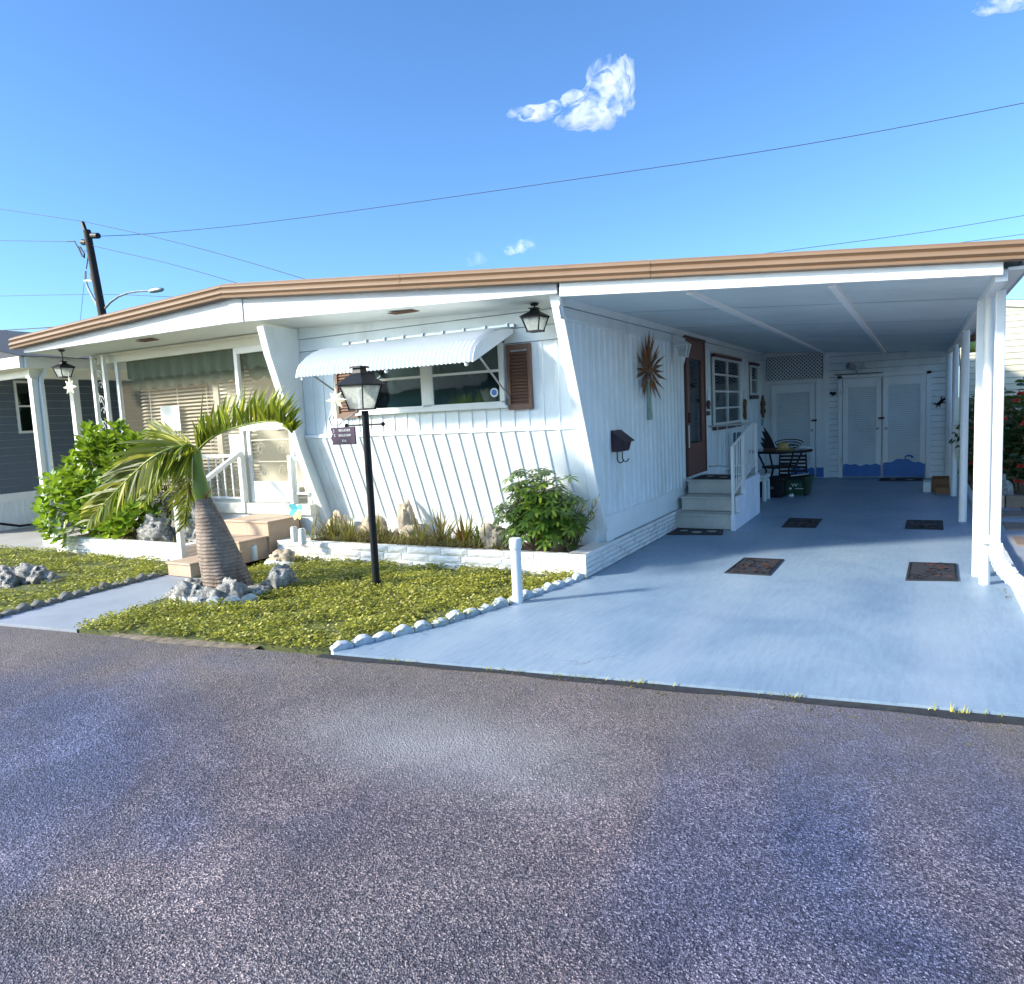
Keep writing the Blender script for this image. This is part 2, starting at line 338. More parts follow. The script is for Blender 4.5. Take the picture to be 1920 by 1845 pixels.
def asphalt():
    m,nt,b,o=mk('asphalt'); vec=coord(nt)
    v=nt.nodes.new('ShaderNodeTexVoronoi'); v.inputs['Scale'].default_value=190; nt.links.new(vec,v.inputs[0])
    v2=nt.nodes.new('ShaderNodeTexVoronoi'); v2.inputs['Scale'].default_value=85; nt.links.new(vec,v2.inputs[0])
    sp=nt.nodes.new('ShaderNodeSeparateColor'); nt.links.new(v.outputs['Color'],sp.inputs[0])
    r=ramp(nt,[(.0,(.012,.014,.026)),(.35,(.050,.055,.080)),(.7,(.120,.122,.145)),(.9,(.23,.23,.25)),(1,(.34,.34,.35))]); nt.links.new(sp.outputs[0],r.inputs[0])
    # hue patches: bluish sealer, warm brown wear, purple-grey
    n1=noise(nt,.42,4,.55,coord(nt,(1,.75,1),(0,0,.5)),.8); r1=ramp(nt,[(.28,(.62,.76,1.25)),(.40,(.74,.84,1.22)),(.49,(1.0,.92,1.04)),(.56,(1.32,1.05,.96)),(.68,(1.55,1.30,1.12))]); nt.links.new(n1.outputs[0],r1.inputs[0])
    c=mixc(nt,1,r.outputs[0],r1.outputs[0],'MULTIPLY')
    n2=noise(nt,1.1,6,.65,vec,.5); r2=ramp(nt,[(.36,(.68,.70,.80)),(.52,(1.0,.98,1.0)),(.66,(1.38,1.34,1.36))]); nt.links.new(n2.outputs[0],r2.inputs[0])
    c=mixc(nt,1,c,r2.outputs[0],'MULTIPLY')
    n4=noise(nt,9,5,.7,vec,.3); r4=ramp(nt,[(.38,(.86,.86,.90)),(.62,(1.12,1.12,1.10))]); nt.links.new(n4.outputs[0],r4.inputs[0])
    c=mixc(nt,1,c,r4.outputs[0],'MULTIPLY')
    t=nt.nodes.new('ShaderNodeTexCoord'); sx=nt.nodes.new('ShaderNodeSeparateXYZ'); nt.links.new(t.outputs['Object'],sx.inputs[0])
    # pale scuffed patch in the middle of the lane
    dv=nt.nodes.new('ShaderNodeVectorMath'); dv.operation='SUBTRACT'; dv.inputs[1].default_value=(-1.95,2.72,0); nt.links.new(t.outputs['Object'],dv.inputs[0])
    sv=nt.nodes.new('ShaderNodeVectorMath'); sv.operation='MULTIPLY'; sv.inputs[1].default_value=(1.0,2.1,1); nt.links.new(dv.outputs[0],sv.inputs[0])
    ln=nt.nodes.new('ShaderNodeVectorMath'); ln.operation='LENGTH'; nt.links.new(sv.outputs[0],ln.inputs[0])
    lm=nt.nodes.new('ShaderNodeMapRange'); lm.interpolation_type='SMOOTHSTEP'; lm.inputs[1].default_value=1.3; lm.inputs[2].default_value=.0; lm.inputs[4].default_value=1.0; nt.links.new(ln.outputs['Value'],lm.inputs[0])
    n5=noise(nt,2.5,6,.7,vec,.6); m5=nt.nodes.new('ShaderNodeMath'); m5.operation='MULTIPLY'; nt.links.new(lm.outputs[0],m5.inputs[0]); nt.links.new(n5.outputs[0],m5.inputs[1])
    c=mixc(nt,m5.outputs[0],c,(.36,.37,.385))
    # sand and dust washed towards the lawns and drive
    mm=nt.nodes.new('ShaderNodeMath'); mm.operation='MULTIPLY_ADD'; mm.inputs[1].default_value=-.13; nt.links.new(sx.outputs[0],mm.inputs[0]); nt.links.new(sx.outputs[1],mm.inputs[2])
    mr=nt.nodes.new('ShaderNodeMapRange'); mr.inputs[1].default_value=2.7; mr.inputs[2].default_value=3.9; mr.inputs[4].default_value=1.1; nt.links.new(mm.outputs[0],mr.inputs[0])
    n3=noise(nt,3,6,.7,vec,.5); mu=nt.nodes.new('ShaderNodeMath'); mu.operation='MULTIPLY'; nt.links.new(mr.outputs[0],mu.inputs[0]); nt.links.new(n3.outputs[0],mu.inputs[1])
    c=mixc(nt,mu.outputs[0],c,(.17,.145,.12))
    ck=cracks(nt,.8,.0035,warp=.5,keep=.56); cm=nt.nodes.new('ShaderNodeMath'); cm.operation='MULTIPLY'; cm.inputs[1].default_value=.75; nt.links.new(ck,cm.inputs[0]); c=mixc(nt,cm.outputs[0],c,(.02,.02,.028))
    nt.links.new(c,b.inputs['Base Color']); b.inputs['Roughness'].default_value=.75
    ad=nt.nodes.new('ShaderNodeMath'); ad.operation='ADD'; nt.links.new(v.outputs['Distance'],ad.inputs[0]); nt.links.new(v2.outputs['Distance'],ad.inputs[1])
    bump(nt,b,ad.outputs[0],.9,.006); return m
M['asphalt']=asphalt()
def drive():
    m,nt,b,o=mk('painted_concrete'); vec=coord(nt)
    n1=noise(nt,.9,5,.6,vec,.4); r1=ramp(nt,[(.3,(.155,.235,.33)),(.5,(.205,.29,.38)),(.72,(.265,.345,.42))]); nt.links.new(n1.outputs[0],r1.inputs[0])
    n2=noise(nt,30,4,.65,coord(nt,(1,.16,1),(0,0,math.radians(-52))),.4); r2=ramp(nt,[(.36,(.91,.92,.94)),(.62,(1.06,1.06,1.05))]); nt.links.new(n2.outputs[0],r2.inputs[0])
    c=mixc(nt,1,r1.outputs[0],r2.outputs[0],'MULTIPLY')
    n4=noise(nt,110,2,.6,vec); r4=ramp(nt,[(.3,(.88,.88,.9)),(.7,(1.09,1.09,1.09))]); nt.links.new(n4.outputs[0],r4.inputs[0])
    c=mixc(nt,1,c,r4.outputs[0],'MULTIPLY')
    n3=noise(nt,2.6,8,.78,vec,.8); r3=ramp(nt,[(.60,(0,0,0)),(.72,(.45,.45,.45))]); nt.links.new(n3.outputs[0],r3.inputs[0])
    c=mixc(nt,r3.outputs[0],c,(.17,.19,.23))
    n6=noise(nt,38,3,.8,vec,.2); r6=ramp(nt,[(.72,(0,0,0)),(.76,(.7,.7,.7))]); nt.links.new(n6.outputs[0],r6.inputs[0])
    c=mixc(nt,r6.outputs[0],c,(.12,.13,.16))
    # tyre-worn paint lanes
    t=nt.nodes.new('ShaderNodeTexCoord'); sx=nt.nodes.new('ShaderNodeSeparateXYZ'); nt.links.new(t.outputs['Object'],sx.inputs[0])
    w=nt.nodes.new('ShaderNodeMath'); w.operation='PINGPONG'; w.inputs[1].default_value=.72; a0=nt.nodes.new('ShaderNodeMath'); a0.operation='ADD'; a0.inputs[1].default_value=1.32; nt.links.new(sx.outputs[0],a0.inputs[0]); nt.links.new(a0.outputs[0],w.inputs[0])
    wm=nt.nodes.new('ShaderNodeMapRange'); wm.interpolation_type='SMOOTHSTEP'; wm.inputs[1].default_value=.26; wm.inputs[2].default_value=.02; wm.inputs[4].default_value=.55; nt.links.new(w.outputs[0],wm.inputs[0])
    n7=noise(nt,1.8,6,.7,coord(nt,(1,.3,1)),.3); w2=nt.nodes.new('ShaderNodeMath'); w2.operation='MULTIPLY'; nt.links.new(wm.outputs[0],w2.inputs[0]); nt.links.new(n7.outputs[0],w2.inputs[1])
    c=mixc(nt,w2.outputs[0],c,(.34,.40,.47))
    ck=cracks(nt,.38,.0022,warp=.35,keep=.60); cm=nt.nodes.new('ShaderNodeMath'); cm.operation='MULTIPLY'; cm.inputs[1].default_value=.6; nt.links.new(ck,cm.inputs[0]); c=mixc(nt,cm.outputs[0],c,(.09,.11,.14))
    nt.links.new(c,b.inputs['Base Color']); b.inputs['Roughness'].default_value=.5
    bump(nt,b,n4.outputs[0],.2,.003); return m
M['drive']=drive()
M['walk']=simple('walk_concrete',(.29,.325,.38),.7,var=.15,scale=2,bmp=.3,bscale=60,dirt=(.2,.21,.22),dirtamt=.5)
M['slab']=simple('slab_concrete',(.36,.35,.32),.8,var=.12,scale=2,bmp=.3,dirt=(.3,.3,.28),dirtamt=.4)
M['paver']=simple('brown_paver',(.22,.165,.125),.85,var=.25,scale=3,bmp=.6,bscale=40,dirt=(.1,.08,.06),dirtamt=.6)
M['earth']=simple('grass_earth',(.10,.12,.035),.95,var=.4,scale=6,bmp=.8,bscale=60,dirt=(.10,.07,.04),dirtamt=.7)
M['far']=simple('far_grass',(.08,.11,.03),.95,var=.4,scale=1)
M['joint']=simple('dark_joint',(.018,.022,.03),.9,var=.6,scale=20,dirt=(.05,.06,.02),dirtamt=.8,dscale=14)
M['sand']=simple('sandy_dirt',(.20,.165,.125),.95,var=.5,scale=16,bmp=1,bscale=70,dirt=(.05,.05,.05),dirtamt=.9,dscale=12)
# ================================================================ GROUND
def redge(x): return 3.93+.13*x
def mn_(x): return .5+.5*math.sin(x*3.1)*math.sin(x*1.3+1)
MB().quad((-400,-400,-.09),(400,-400,-.09),(400,400,-.09),(-400,400,-.09)).build('ground',M['far'],loc=(0,0,-.09)).__setitem__('kind','structure')
tag(MB().quad((-70,-60,-.02),(70,-60,-.02),(70,redge(70),-.02),(-70,redge(-70),-.02)).build('road',M['asphalt'],loc=(0,0,-.02)),kind='structure')
# driveway slab runs from the road to the store room under the carport
DR=[(-3.36,redge(-3.36)+.02,0),(.66,redge(.66)+.02,0),(.66,15.4,0),(-2.60,15.4,0),(-2.60,6.0,0),(-2.72,5.5,0),(-2.80,5.0,0),(-3.0,4.3,0)]
tag(MB().prism([(x,y,-.06) for x,y,z in DR],(0,0,.06)).build('driveway',M['drive'],loc=(0,0,0)),kind='structure')
WK=[(-6.80,redge(-6.8)+.02),(-5.74,redge(-5.74)+.03),(-6.18,4.86),(-6.92,4.86)]
tag(MB().prism([(x,y,-.06) for x,y in WK],(0,0,.055)).build('front_path',M['walk'],loc=(0,0,0)),kind='structure')
L1=[(-5.74,redge(-5.74)+.04),(-3.42,redge(-3.42)+.05),(-3.05,4.3),(-2.86,5.0),(-2.78,5.5),(-2.66,6.06),(-6.2,6.0),(-6.25,5.5),(-6.12,4.86)]
L2=[(-22,redge(-22)+.1),(-6.84,redge(-6.84)+.03),(-6.98,4.86),(-6.98,5.1),(-7.35,5.38),(-10.6,5.38),(-10.9,5.36),(-22,5.36)]
for nm,P in (('front_lawn_soil',L1),('side_lawn_soil',L2)):
    tag(MB().prism([(x,y,-.06) for x,y in P],(0,0,.058)).build(nm,M['earth'],loc=(0,0,0)),kind='structure')
tag(MB().prism([(-22,5.37,-.06),(-10.05,5.37,-.06),(-10.05,12,-.06),(-22,12,-.06)],(0,0,.058)).build('neighbour_driveway',M['slab'],loc=(0,0,0)),kind='structure')
tag(MB().prism([(.72,4.2,-.06),(9,5.2,-.06),(9,11.6,-.06),(.72,11.6,-.06)],(0,0,.045)).build('side_patio',M['walk'],loc=(0,0,0)),kind='structure')
# brown patio pavers, laid as slabs with joints
pv=MB(); ix=0
for i in range(9):
    for j in range(14):
        x0=.86+i*.62+(.31 if j%2 else 0); y0=4.6+j*.5
        if y0+.5>11.6: continue
        pv.box(x0+.008,x0+.61,y0+.008,y0+.49,-.02,.0+rnd.uniform(0,.006))
tag(pv.build('patio_pavers',M['paver'],loc=(1,5,0)),kind='structure')
tag(MB().prism([(.67,11.62,-.06),(9,11.62,-.06),(9,16.3,-.06),(.67,16.3,-.06)],(0,0,.07)).build('flower_bed_soil',M['soil'],loc=(1,12,0)),kind='structure')
# sandy verge
sd=MB()
pts=[]
for i in range(40):
    x=-5.35+i*.035; pts.append((x,redge(x)+.05-.0,0))
low=[(p[0],redge(p[0])-.005-.055*math.sin(math.pi*i/39)*(.55+.9*mn_(i*.9)*rnd.uniform(.5,1)),0) for i,p in enumerate(pts)]
for i in range(39): sd.quad((low[i][0],low[i][1],-.0185),(low[i+1][0],low[i+1][1],-.0185),(pts[i+1][0],pts[i+1][1],-.008),(pts[i][0],pts[i][1],-.008))
tag(sd.build('verge_sand',M['sand'],loc=(-4,3.3,0)),kind='structure')
# dark weedy joint between drive slab and asphalt
jn=MB()
for i in range(60):
    x=-3.45+i*.08; w=.03+.035*mn_(x*2.1)+.02*max(0,x+1.5)*.5
    x2=x+.08; w2=.03+.035*mn_(x2*2.1)+.02*max(0,x2+1.5)*.5
    jn.quad((x,redge(x)-w,-.0165),(x2,redge(x2)-w2,-.0165),(x2,redge(x2)+.02,-.0165),(x,redge(x)+.02,-.0165))
tag(jn.build('road_joint',M['joint'],loc=(-1,3.8,-.0165)),kind='structure')
wd=MB(); rw=random.Random(77)
for k in range(90):
    x=rw.choice([-2.9,-2.1,-1.75,-1.45,-1.3,-.6,.2])+rw.gauss(0,.08); a=rw.uniform(0,6.28)
    p=V((x,redge(x)+.005,-.016)); d=V((math.cos(a)*.7,math.sin(a)*.5-.3,1)).normalized(); s=V((-math.sin(a),math.cos(a),0))*.004; l=rw.uniform(.015,.05)
    wd.add([p-s,p+s,p+d*l],[(0,1,2)])
tag(wd.build('crack_weeds',M['cover'],loc=(-1,3.8,-.016)),'tiny weeds growing in the crack at the front edge of the blue driveway','weeds',kind='stuff')
# ground cover leaves
def inside(P,x,y):
    c=False;n=len(P)
    for i in range(n):
        x1,y1=P[i][:2];x2,y2=P[(i+1)%n][:2]
        if (y1>y)!=(y2>y) and x<(x2-x1)*(y-y1)/(y2-y1)+x1: c=not c
    return c
from mathutils import noise as mn
def cover(name,P,n,x0,x1,y0,y1,size,excl=()):
    m=MB();k=0
    while k<n:
        x=rnd.uniform(x0,x1);y=rnd.uniform(y0,y1)
        e_=.03+.03*mn.noise(V((x*5,y*5,9))); jx=x+rnd.gauss(0,.02)*(1+2*(rnd.random()<.1)); jy=y+rnd.gauss(0,.02)+e_
        if not inside(P,jx,jy): k+=.3; continue
        if any((x-a)**2+(y-b)**2<r*r for a,b,r in excl): k+=.3; continue
        q=mn.noise(V((x*3,y*3,1)))+.5*mn.noise(V((x*9,y*9,4)))
        if q<-.22 and rnd.random()<.8: k+=.4; continue
        k+=1
        z=.012+max(0,.035+.03*q)*rnd.random()
        s=size*rnd.uniform(.6,1.25); a=rnd.uniform(0,6.283); t=rnd.uniform(-.55,.55); t2=rnd.uniform(.0,.6)
        d=V((math.cos(a),math.sin(a),t2)).normalized(); e=V((-math.sin(a),math.cos(a),t)).normalized()
        p=V((x,y,z))
        m.add([p,p+d*s*.45+e*s*.34,p+d*s,p+d*s*.45-e*s*.34],[(0,1,2,3)])
    return m.build(name,M['cover'],loc=(x0,y0,0))
tag(cover('ground_cover',L1,60000,-6.3,-2.6,3.0,6.1,.026,[(-5.48,4.45,.40)]),'low yellow-green creeping ground cover on the front lawn','ground cover',kind='stuff')
tag(cover('ground_cover',L2,32000,-12.5,-6.8,2.2,5.4,.034,[(-8.15,4.1,.42)]),'low yellow-green creeping ground cover left of the front path','ground cover',kind='stuff')

# ================================================================ STONE WALL HELPERS
def stoneface(m, p0, p1, z0, z1, courses, seed, out):
    """courses of irregular rock-faced blocks from p0 to p1, pushed towards out"""
    r=random.Random(seed); p0=V(p0);p1=V(p1);d=(p1-p0);L=d.length;d/=L;out=V(out)
    h=(z1-z0)/courses
    for c in range(courses):
        u=-r.uniform(0,.2)
        while u<L:
            w=r.uniform(.22,.62); a=max(u,0)+.004;b=min(u+w,L)-.004; u+=w
            if b-a<.03: continue
            za=z0+c*h+.003; zb=z0+(c+1)*h-.003
            if r.random()<.18 and c<courses-1: zb+=h*.0
            nx=max(2,int((b-a)/.05)); nz=3; vs=[];
            dep=r.uniform(.003,.008)
            for j in range(nz+1):
                for i in range(nx+1):
                    ed=(i in(0,nx)) or (j in (0,nz))
                    o=-.005 if ed else dep+r.uniform(-.003,.003)
                    q=p0+d*(a+(b-a)*i/nx); vs.append((q.x+out.x*o,q.y+out.y*o,za+(zb-za)*j/nz))
            fs=[(j*(nx+1)+i,j*(nx+1)+i+1,(j+1)*(nx+1)+i+1,(j+1)*(nx+1)+i) for j in range(nz) for i in range(nx)]
            m.add(vs,fs)

# ================================================================ THE HOUSE
FX=-2.72      # side wall plane
FW=6.39       # upper front wall plane
def sof(x): return 2.665 if x<-6.65 else 2.665-.0392*(x+6.65)     # soffit height at the fascia
def ceil(x): return 2.49-.0694*(x+2.72)
home=empty('mobile_home',(-2.72,6.4,0),'white mobile home with tan-edged low roof, leaning ribbed front and a carport','house')
# --- front wall, upper (vertical ribs) and lap boards
m=MB()
corr(m,-6.28,-2.78,.165,RIB,lambda u,o,w:(u,FW-o,w),lambda u:1.385,lambda u:2.19)
m.build('upper_front_siding',M['white'],home)
lapx(MB(),-6.28,-2.78,FW,2.19,2.62,3,.018).build('lap_siding',M['white'],home)
# lower front wall leans back towards the ground
def lowpos(u,o,w):
    y=6.37+(1.34-w)*.385; return (u,y-o*.93,w-o*.36)
m=MB(); corr(m,-6.28,-2.78,.165,RIB,lowpos,lambda u:.30,lambda u:1.34)
m.build('lower_front_siding',M['white'],home)
m=MB(); m.box(-6.28,-2.79,6.355,6.38,1.34,1.382)
m.build('belt_rail',M['white2'],home,bevel=.004)
m=MB(); m.box(-6.28,-2.79,6.70,6.90,.0,.32); m.build('base_board',M['white2'],home)
# --- wing walls (fins)
m=MB()
pts=[(5.86,2.60),(5.93,2.30),(6.03,2.0),(6.11,1.75),(6.19,1.49),(6.26,1.26),(6.34,1.04),(6.44,.77),(6.55,.52),(6.68,.19)]
m.prism([(-6.335,y,z) for y,z in pts]+[(-6.335,6.9,.19),(-6.335,6.9,2.60)],(.05,0,0))
m.build('wing_wall',M['white'],home)
m=MB()
for a,b in zip(pts,pts[1:]):
    d=V((0,b[0]-a[0],b[1]-a[1])).normalized(); n=V((0,-d.z,d.y)) if d.z>0 else V((0,d.z,-d.y))
    m.prism([(-6.355,a[0],a[1]),(-6.355,b[0],b[1]),(-6.355,b[0]-.022,b[1]-.008),(-6.355,a[0]-.022,a[1]-.008)],(.095,0,0))
m.build('wing_wall_trim',M['white2'],home)
m=MB(); m.prism([(-2.785,5.88,2.50),(-2.785,6.80,.2),(-2.785,6.95,.2),(-2.785,6.50,1.36),(-2.785,6.50,2.50)],(.062,0,0)); m.build('wing_wall',M['white'],home)
m=MB(); m.prism([(-2.80,5.84,2.53),(-2.80,5.88,2.53),(-2.80,6.83,.19),(-2.80,6.775,.19)],(.10,0,0)); m.build('wing_wall_trim',M['white2'],home,bevel=.004)
# --- side wall
def sidebot(u): return max(.44, 2.50-(u-5.90)*2.47)
DOOR=(9.74,10.66)
m=MB()
pos=lambda u,o,w:(FX+o,u,w)
R2=[(0,0),(.45,0),(.52,.014),(.88,.014),(.95,0)]
corr(m,5.92,DOOR[0],.15,R2,pos,sidebot,lambda u:max(sidebot(u),2.31))
corr(m,DOOR[1],15.4,.15,R2,pos,lambda u:.44,lambda u:2.31)
m.build('side_siding',M['white'],home)
m=MB(); lapy(m,5.86,15.4,FX,2.31,2.52,2,.016); m.box(FX,FX+.03,5.95,DOOR[0]-.06,2.298,2.318); m.box(FX,FX+.03,DOOR[1]+.06,15.4,2.298,2.318); m.box(FX-.01,FX+.03,5.95,15.4,2.44,2.50); m.build('side_frieze',M['white'],home)
# base boards then stone skirt
for a,b in ((6.72,9.76),(10.64,15.4)):
    m=MB(); lapy(m,a,b,FX+.012,.19,.44,2,.02); m.box(FX-.02,FX+.028,a,b,.435,.455); m.build('skirt_boards',M['white2'],home)
MB().box(FX-.02,FX+.03,9.76,10.64,.40,.56).build('door_sill',M['white2'],home)
for a,b in ((6.04,8.9),(10.42,15.4)): m=MB(); stoneface(m,(-2.625,a,0),(-2.625,b,0),-.02,.215,5,int(a),(1,0,0)); m.build('stone_skirt',M['stone'],home)
MB().box(-2.80,-2.63,6.9,15.4,-.02,.205).build('skirt_backing',M['mortar'],home)
# inner body so nothing is hollow
m=MB(); m.box(-6.25,-2.86,7.0,15.4,.1,2.45); m.build('wall_core',M['darkin'],home)
# --- roof, soffits, ceiling
def rooftop(x): return 3.085-.0435*(-6.7-x) if x<-6.7 else 3.085-.0875*(x+6.7)
m=MB()
for x0,x1 in ((-11.02,-6.7),(-6.7,.60)):
    z0,z1=rooftop(x0)-.01,rooftop(x1)-.01
    m.add([(x0,5.76,z0-.10),(x1,5.76,z1-.10),(x1,5.76,z1),(x0,5.76,z0),(x0,16.6,z0-.10),(x1,16.6,z1-.10),(x1,16.6,z1),(x0,16.6,z0)],[(0,1,2,3),(3,2,6,7),(4,7,6,5),(0,4,5,1),(1,5,6,2),(0,3,7,4)])
m.build('roof',M['white2'],home)
# tan ribbed roof edge
prof=[(0,0),(.0,-.012),(-.045,-.016),(-.062,-.03),(-.066,-.048),(-.05,-.062),(-.044,-.070),(-.058,-.080),(-.072,-.092),(-.074,-.112),(-.058,-.126),(-.05,-.134),(-.062,-.142),(-.070,-.150),(-.068,-.163),(-.02,-.168),(0.01,-.168)]
def edge(x0,x1,sc0,sc1,dz0,dz1,xe=None):
    vs=[];n=len(prof)
    for x,sc,dz in ((x0,sc0,dz0),(x1,sc1,dz1)):
        for y,z in prof: vs.append((x,5.76+y,rooftop(x)+z*sc+.004))
    return vs,[(i,i+1,n+i+1,n+i) for i in range(n-1)]
m=MB()
xs=[-11.02,-8.86,-6.7]; 
for a,b in zip(xs,xs[1:]): m.add(*edge(a,b-.004,1.03,1.0,0,0))
xs=[-6.7,-4.27,-1.84,.58]
for a,b in zip(xs,xs[1:]): m.add(*edge(a,b-.004,1-.03*(a+6.7)*.9,1-.03*(b+6.7)*.9,0,0))
m.prism([(-11.02,5.76+y,rooftop(-11.02)+z*1.03+.004) for y,z in prof],(-.006,0,0))
m.build('roof_edge',M['brown'],home,smooth=50)
m=MB(); z=rooftop(.58); m.box(.575,.66,5.70,16.5,z-.13,z+.004); m.build('side_gutter',M['fascia'],home,bevel=.01)
# white fascia boards
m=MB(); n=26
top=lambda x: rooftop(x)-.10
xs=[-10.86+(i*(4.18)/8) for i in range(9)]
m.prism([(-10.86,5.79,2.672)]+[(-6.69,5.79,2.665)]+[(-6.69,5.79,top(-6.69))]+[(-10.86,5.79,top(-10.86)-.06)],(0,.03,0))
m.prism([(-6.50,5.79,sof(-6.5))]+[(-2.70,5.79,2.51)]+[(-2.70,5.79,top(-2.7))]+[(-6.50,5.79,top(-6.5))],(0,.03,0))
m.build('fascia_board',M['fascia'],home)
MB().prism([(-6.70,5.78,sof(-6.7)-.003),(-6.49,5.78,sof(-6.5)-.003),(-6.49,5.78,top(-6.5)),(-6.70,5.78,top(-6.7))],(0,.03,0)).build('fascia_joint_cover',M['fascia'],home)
# soffits
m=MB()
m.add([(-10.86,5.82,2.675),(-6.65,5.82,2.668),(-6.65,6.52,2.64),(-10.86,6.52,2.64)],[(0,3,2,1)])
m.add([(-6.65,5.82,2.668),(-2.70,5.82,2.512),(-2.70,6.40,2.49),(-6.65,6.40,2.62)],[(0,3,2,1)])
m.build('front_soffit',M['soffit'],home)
for x,y in ((-4.47,5.99),(-8.5,6.02)):
    z=(2.668-.0392*(x+6.65) if x>-6.65 else 2.668)-.018; v=MB(); v.box(x-.15,x+.15,y-.06,y+.06,z-.006,z+.002)
    for i in range(7): v.box(x-.13,x+.13,y-.05+i*.015,y-.044+i*.015,z-.010,z-.004)
    v.build('soffit_vent',M['shutter'],home)
# porch lintel
m=MB(); m.box(-10.35,-6.34,6.50,6.56,2.50,2.64); m.box(-10.35,-6.34,6.47,6.50,2.60,2.63); m.build('porch_lintel',M['cream'],home)
# carport ceiling made of wide panels
m=MB(); ys=[5.84,7.25,9.2,11.2,13.2,15.42]
for a,b in zip(ys,ys[1:]):
    for x0,x1 in ((FX,-1.60),(-1.56,-.57),(-.53,.50)):
        m.add([(x0,a+.014,ceil(x0)),(x1,a+.014,ceil(x1)),(x1,b-.014,ceil(x1)),(x0,b-.014,ceil(x0))],[(0,3,2,1)])
m.build('carport_ceiling',M['ceil'],home)
m=MB(); m.add([(FX,5.8,ceil(FX)+.02),(.5,5.8,ceil(.5)+.02),(.5,15.42,ceil(.5)+.02),(FX,15.42,ceil(FX)+.02)],[(0,3,2,1)]); m.build('ceiling_backing',M['seam'],home)
for x,x2 in ((-1.58,-1.58),(-.55,-.55)):
    m=MB(); m.obox((x,10.6,ceil(x)-.016),(.026,0,0),(0,4.75,0),(0,0,.018)); m.build('ceiling_batten',M['batten'],home)
m=MB(); m.prism([(-2.66,5.76,ceil(-2.66)-.01),(.47,5.76,ceil(.47)-.022),(.47,5.76,ceil(.47)+.09),(-2.66,5.76,ceil(-2.66)+.10)],(0,.06,0)); m.build('carport_beam',M['white2'],home,bevel=.004)
m=MB(); m.box(.43,.50,5.83,15.42,ceil(.47)-.055,ceil(.47)+.02); m.box(.50,.60,5.83,15.5,ceil(.47)+.01,ceil(.47)+.03); m.build('carport_side_beam',M['white2'],home)
# --- support posts
def post(y,r,round_=True):
    m=MB(); zt=ceil(.47)-.05
    if round_: m.cyl((.47,y,0),(.47,y,zt),r,r,20)
    else: m.box(.44-r,.44+r,y-r,y+r,0,zt)
    return m
post(6.74,.038).build('support_post',M['pvc'],home,smooth=30)
m=MB(); m.box(.40,.475,6.98,7.055,0,ceil(.4)-.05); m.build('support_post',M['white2'],home,bevel=.006)
post(10.04,.042).build('support_post',M['pvc'],home,smooth=30)
post(12.58,.041).build('support_post',M['pvc'],home,smooth=30)
post(15.2,.05).build('support_post',M['white2'],home,smooth=30)
# --- store room at the back of the carport
BW=15.4
m=MB(); m.box(-2.72,.52,BW+.02,16.3,0,2.5); m.build('store_room_core',M['white2'],home)
m=MB(); lapx(m,-1.50,-1.34,BW,0,1.92,17,.02); lapx(m,.20,.44,BW,0,1.92,17,.02); lapx(m,-1.50,.44,BW,1.92,2.44,4,.02); m.build('store_room_siding',M['white'],home)
m=MB(); m.box(-1.60,-1.50,BW-.03,BW+.01,0,2.42); m.build('corner_board',M['white2'],home); MB().box(.44,.50,BW-.03,BW+.01,0,2.3).build('corner_board',M['white2'],home); MB().box(-2.68,-1.6,BW-.02,BW+.01,1.86,1.92).build('door_header',M['white2'],home); MB().box(-1.74,-1.60,BW-.015,BW+.01,0,1.86).build('corner_board',M['white2'],home)
# lattice panel
m=MB()
x0,x1,z0,z1=-2.66,-1.62,1.93,2.40
for s in (1,-1):
    k=-1.0
    while k<2.2:
        # line x = x0+k*? ; direction (1,s)
        ps=[]
        a=x0+k*.9
        for t in range(0,200):
            x=a+t*.01; z=(z0+t*.01) if s>0 else (z1-t*.01)
            if x0<=x<=x1 and z0<=z<=z1: ps.append((x,z))
        if len(ps)>3: m.bar((ps[0][0],BW-.012-(s>0)*.008,ps[0][1]),(ps[-1][0],BW-.012-(s>0)*.008,ps[-1][1]),.012,.006,up=(0,1,0)) if False else m.obox(((ps[0][0]+ps[-1][0])/2,BW-.012-(.008 if s>0 else 0),(ps[0][1]+ps[-1][1])/2),V((ps[-1][0]-ps[0][0],0,ps[-1][1]-ps[0][1]))/2,V((-s,0,1)).normalized()*.007,(0,.003,0))
        k+=.075
m.build('lattice_panel',M['white2'],home)
MB().box(x0,x1,BW-.004,BW+.015,z0,z1).build('lattice_backing',M['bluegr'],home)
def louver_door(x0,x1,z1,hinge,rows,knobx,y=BW-.035,zb=.02):
    d=MB(); w=.09
    d.box(x0,x0+w,y,y+.03,zb,z1); d.box(x1-w,x1,y,y+.03,zb,z1); d.box(x0+w,x1-w,y,y+.03,z1-.16,z1); d.box(x0+w,x1-w,y,y+.03,zb,zb+.24)
    D=d.build('door',M['white2'],home,bevel=.003)
    l=MB(); za,zc=zb+.24,z1-.16; h=(zc-za)/rows
    for i in range(rows):
        a=za+i*h; l.add([(x0+w,y+.008,a+h*.10),(x1-w,y+.008,a+h*.10),(x1-w,y+.026,a+h),(x0+w,y+.026,a+h)],[(0,1,2,3)]); l.add([(x0+w,y+.026,a),(x1-w,y+.026,a),(x1-w,y+.008,a+h*.10),(x0+w,y+.008,a+h*.10)],[(0,1,2,3)],1)  # lower lip of each slat takes the painted shade colour
    l.build('louvre_panel',M['white'],D)
    k=MB(); k.lathe((knobx,y-.03,.93),[(.0,-.02),(.02,-.015),(.026,0),(.02,.015),(0,.02)],12,Matrix.Rotation(math.pi/2,3,'X')); k.cyl((knobx,y,.93),(knobx,y-.02,.93),.012,n=8); k.build('door_knob',M['metal'],D,smooth=40)
    return D
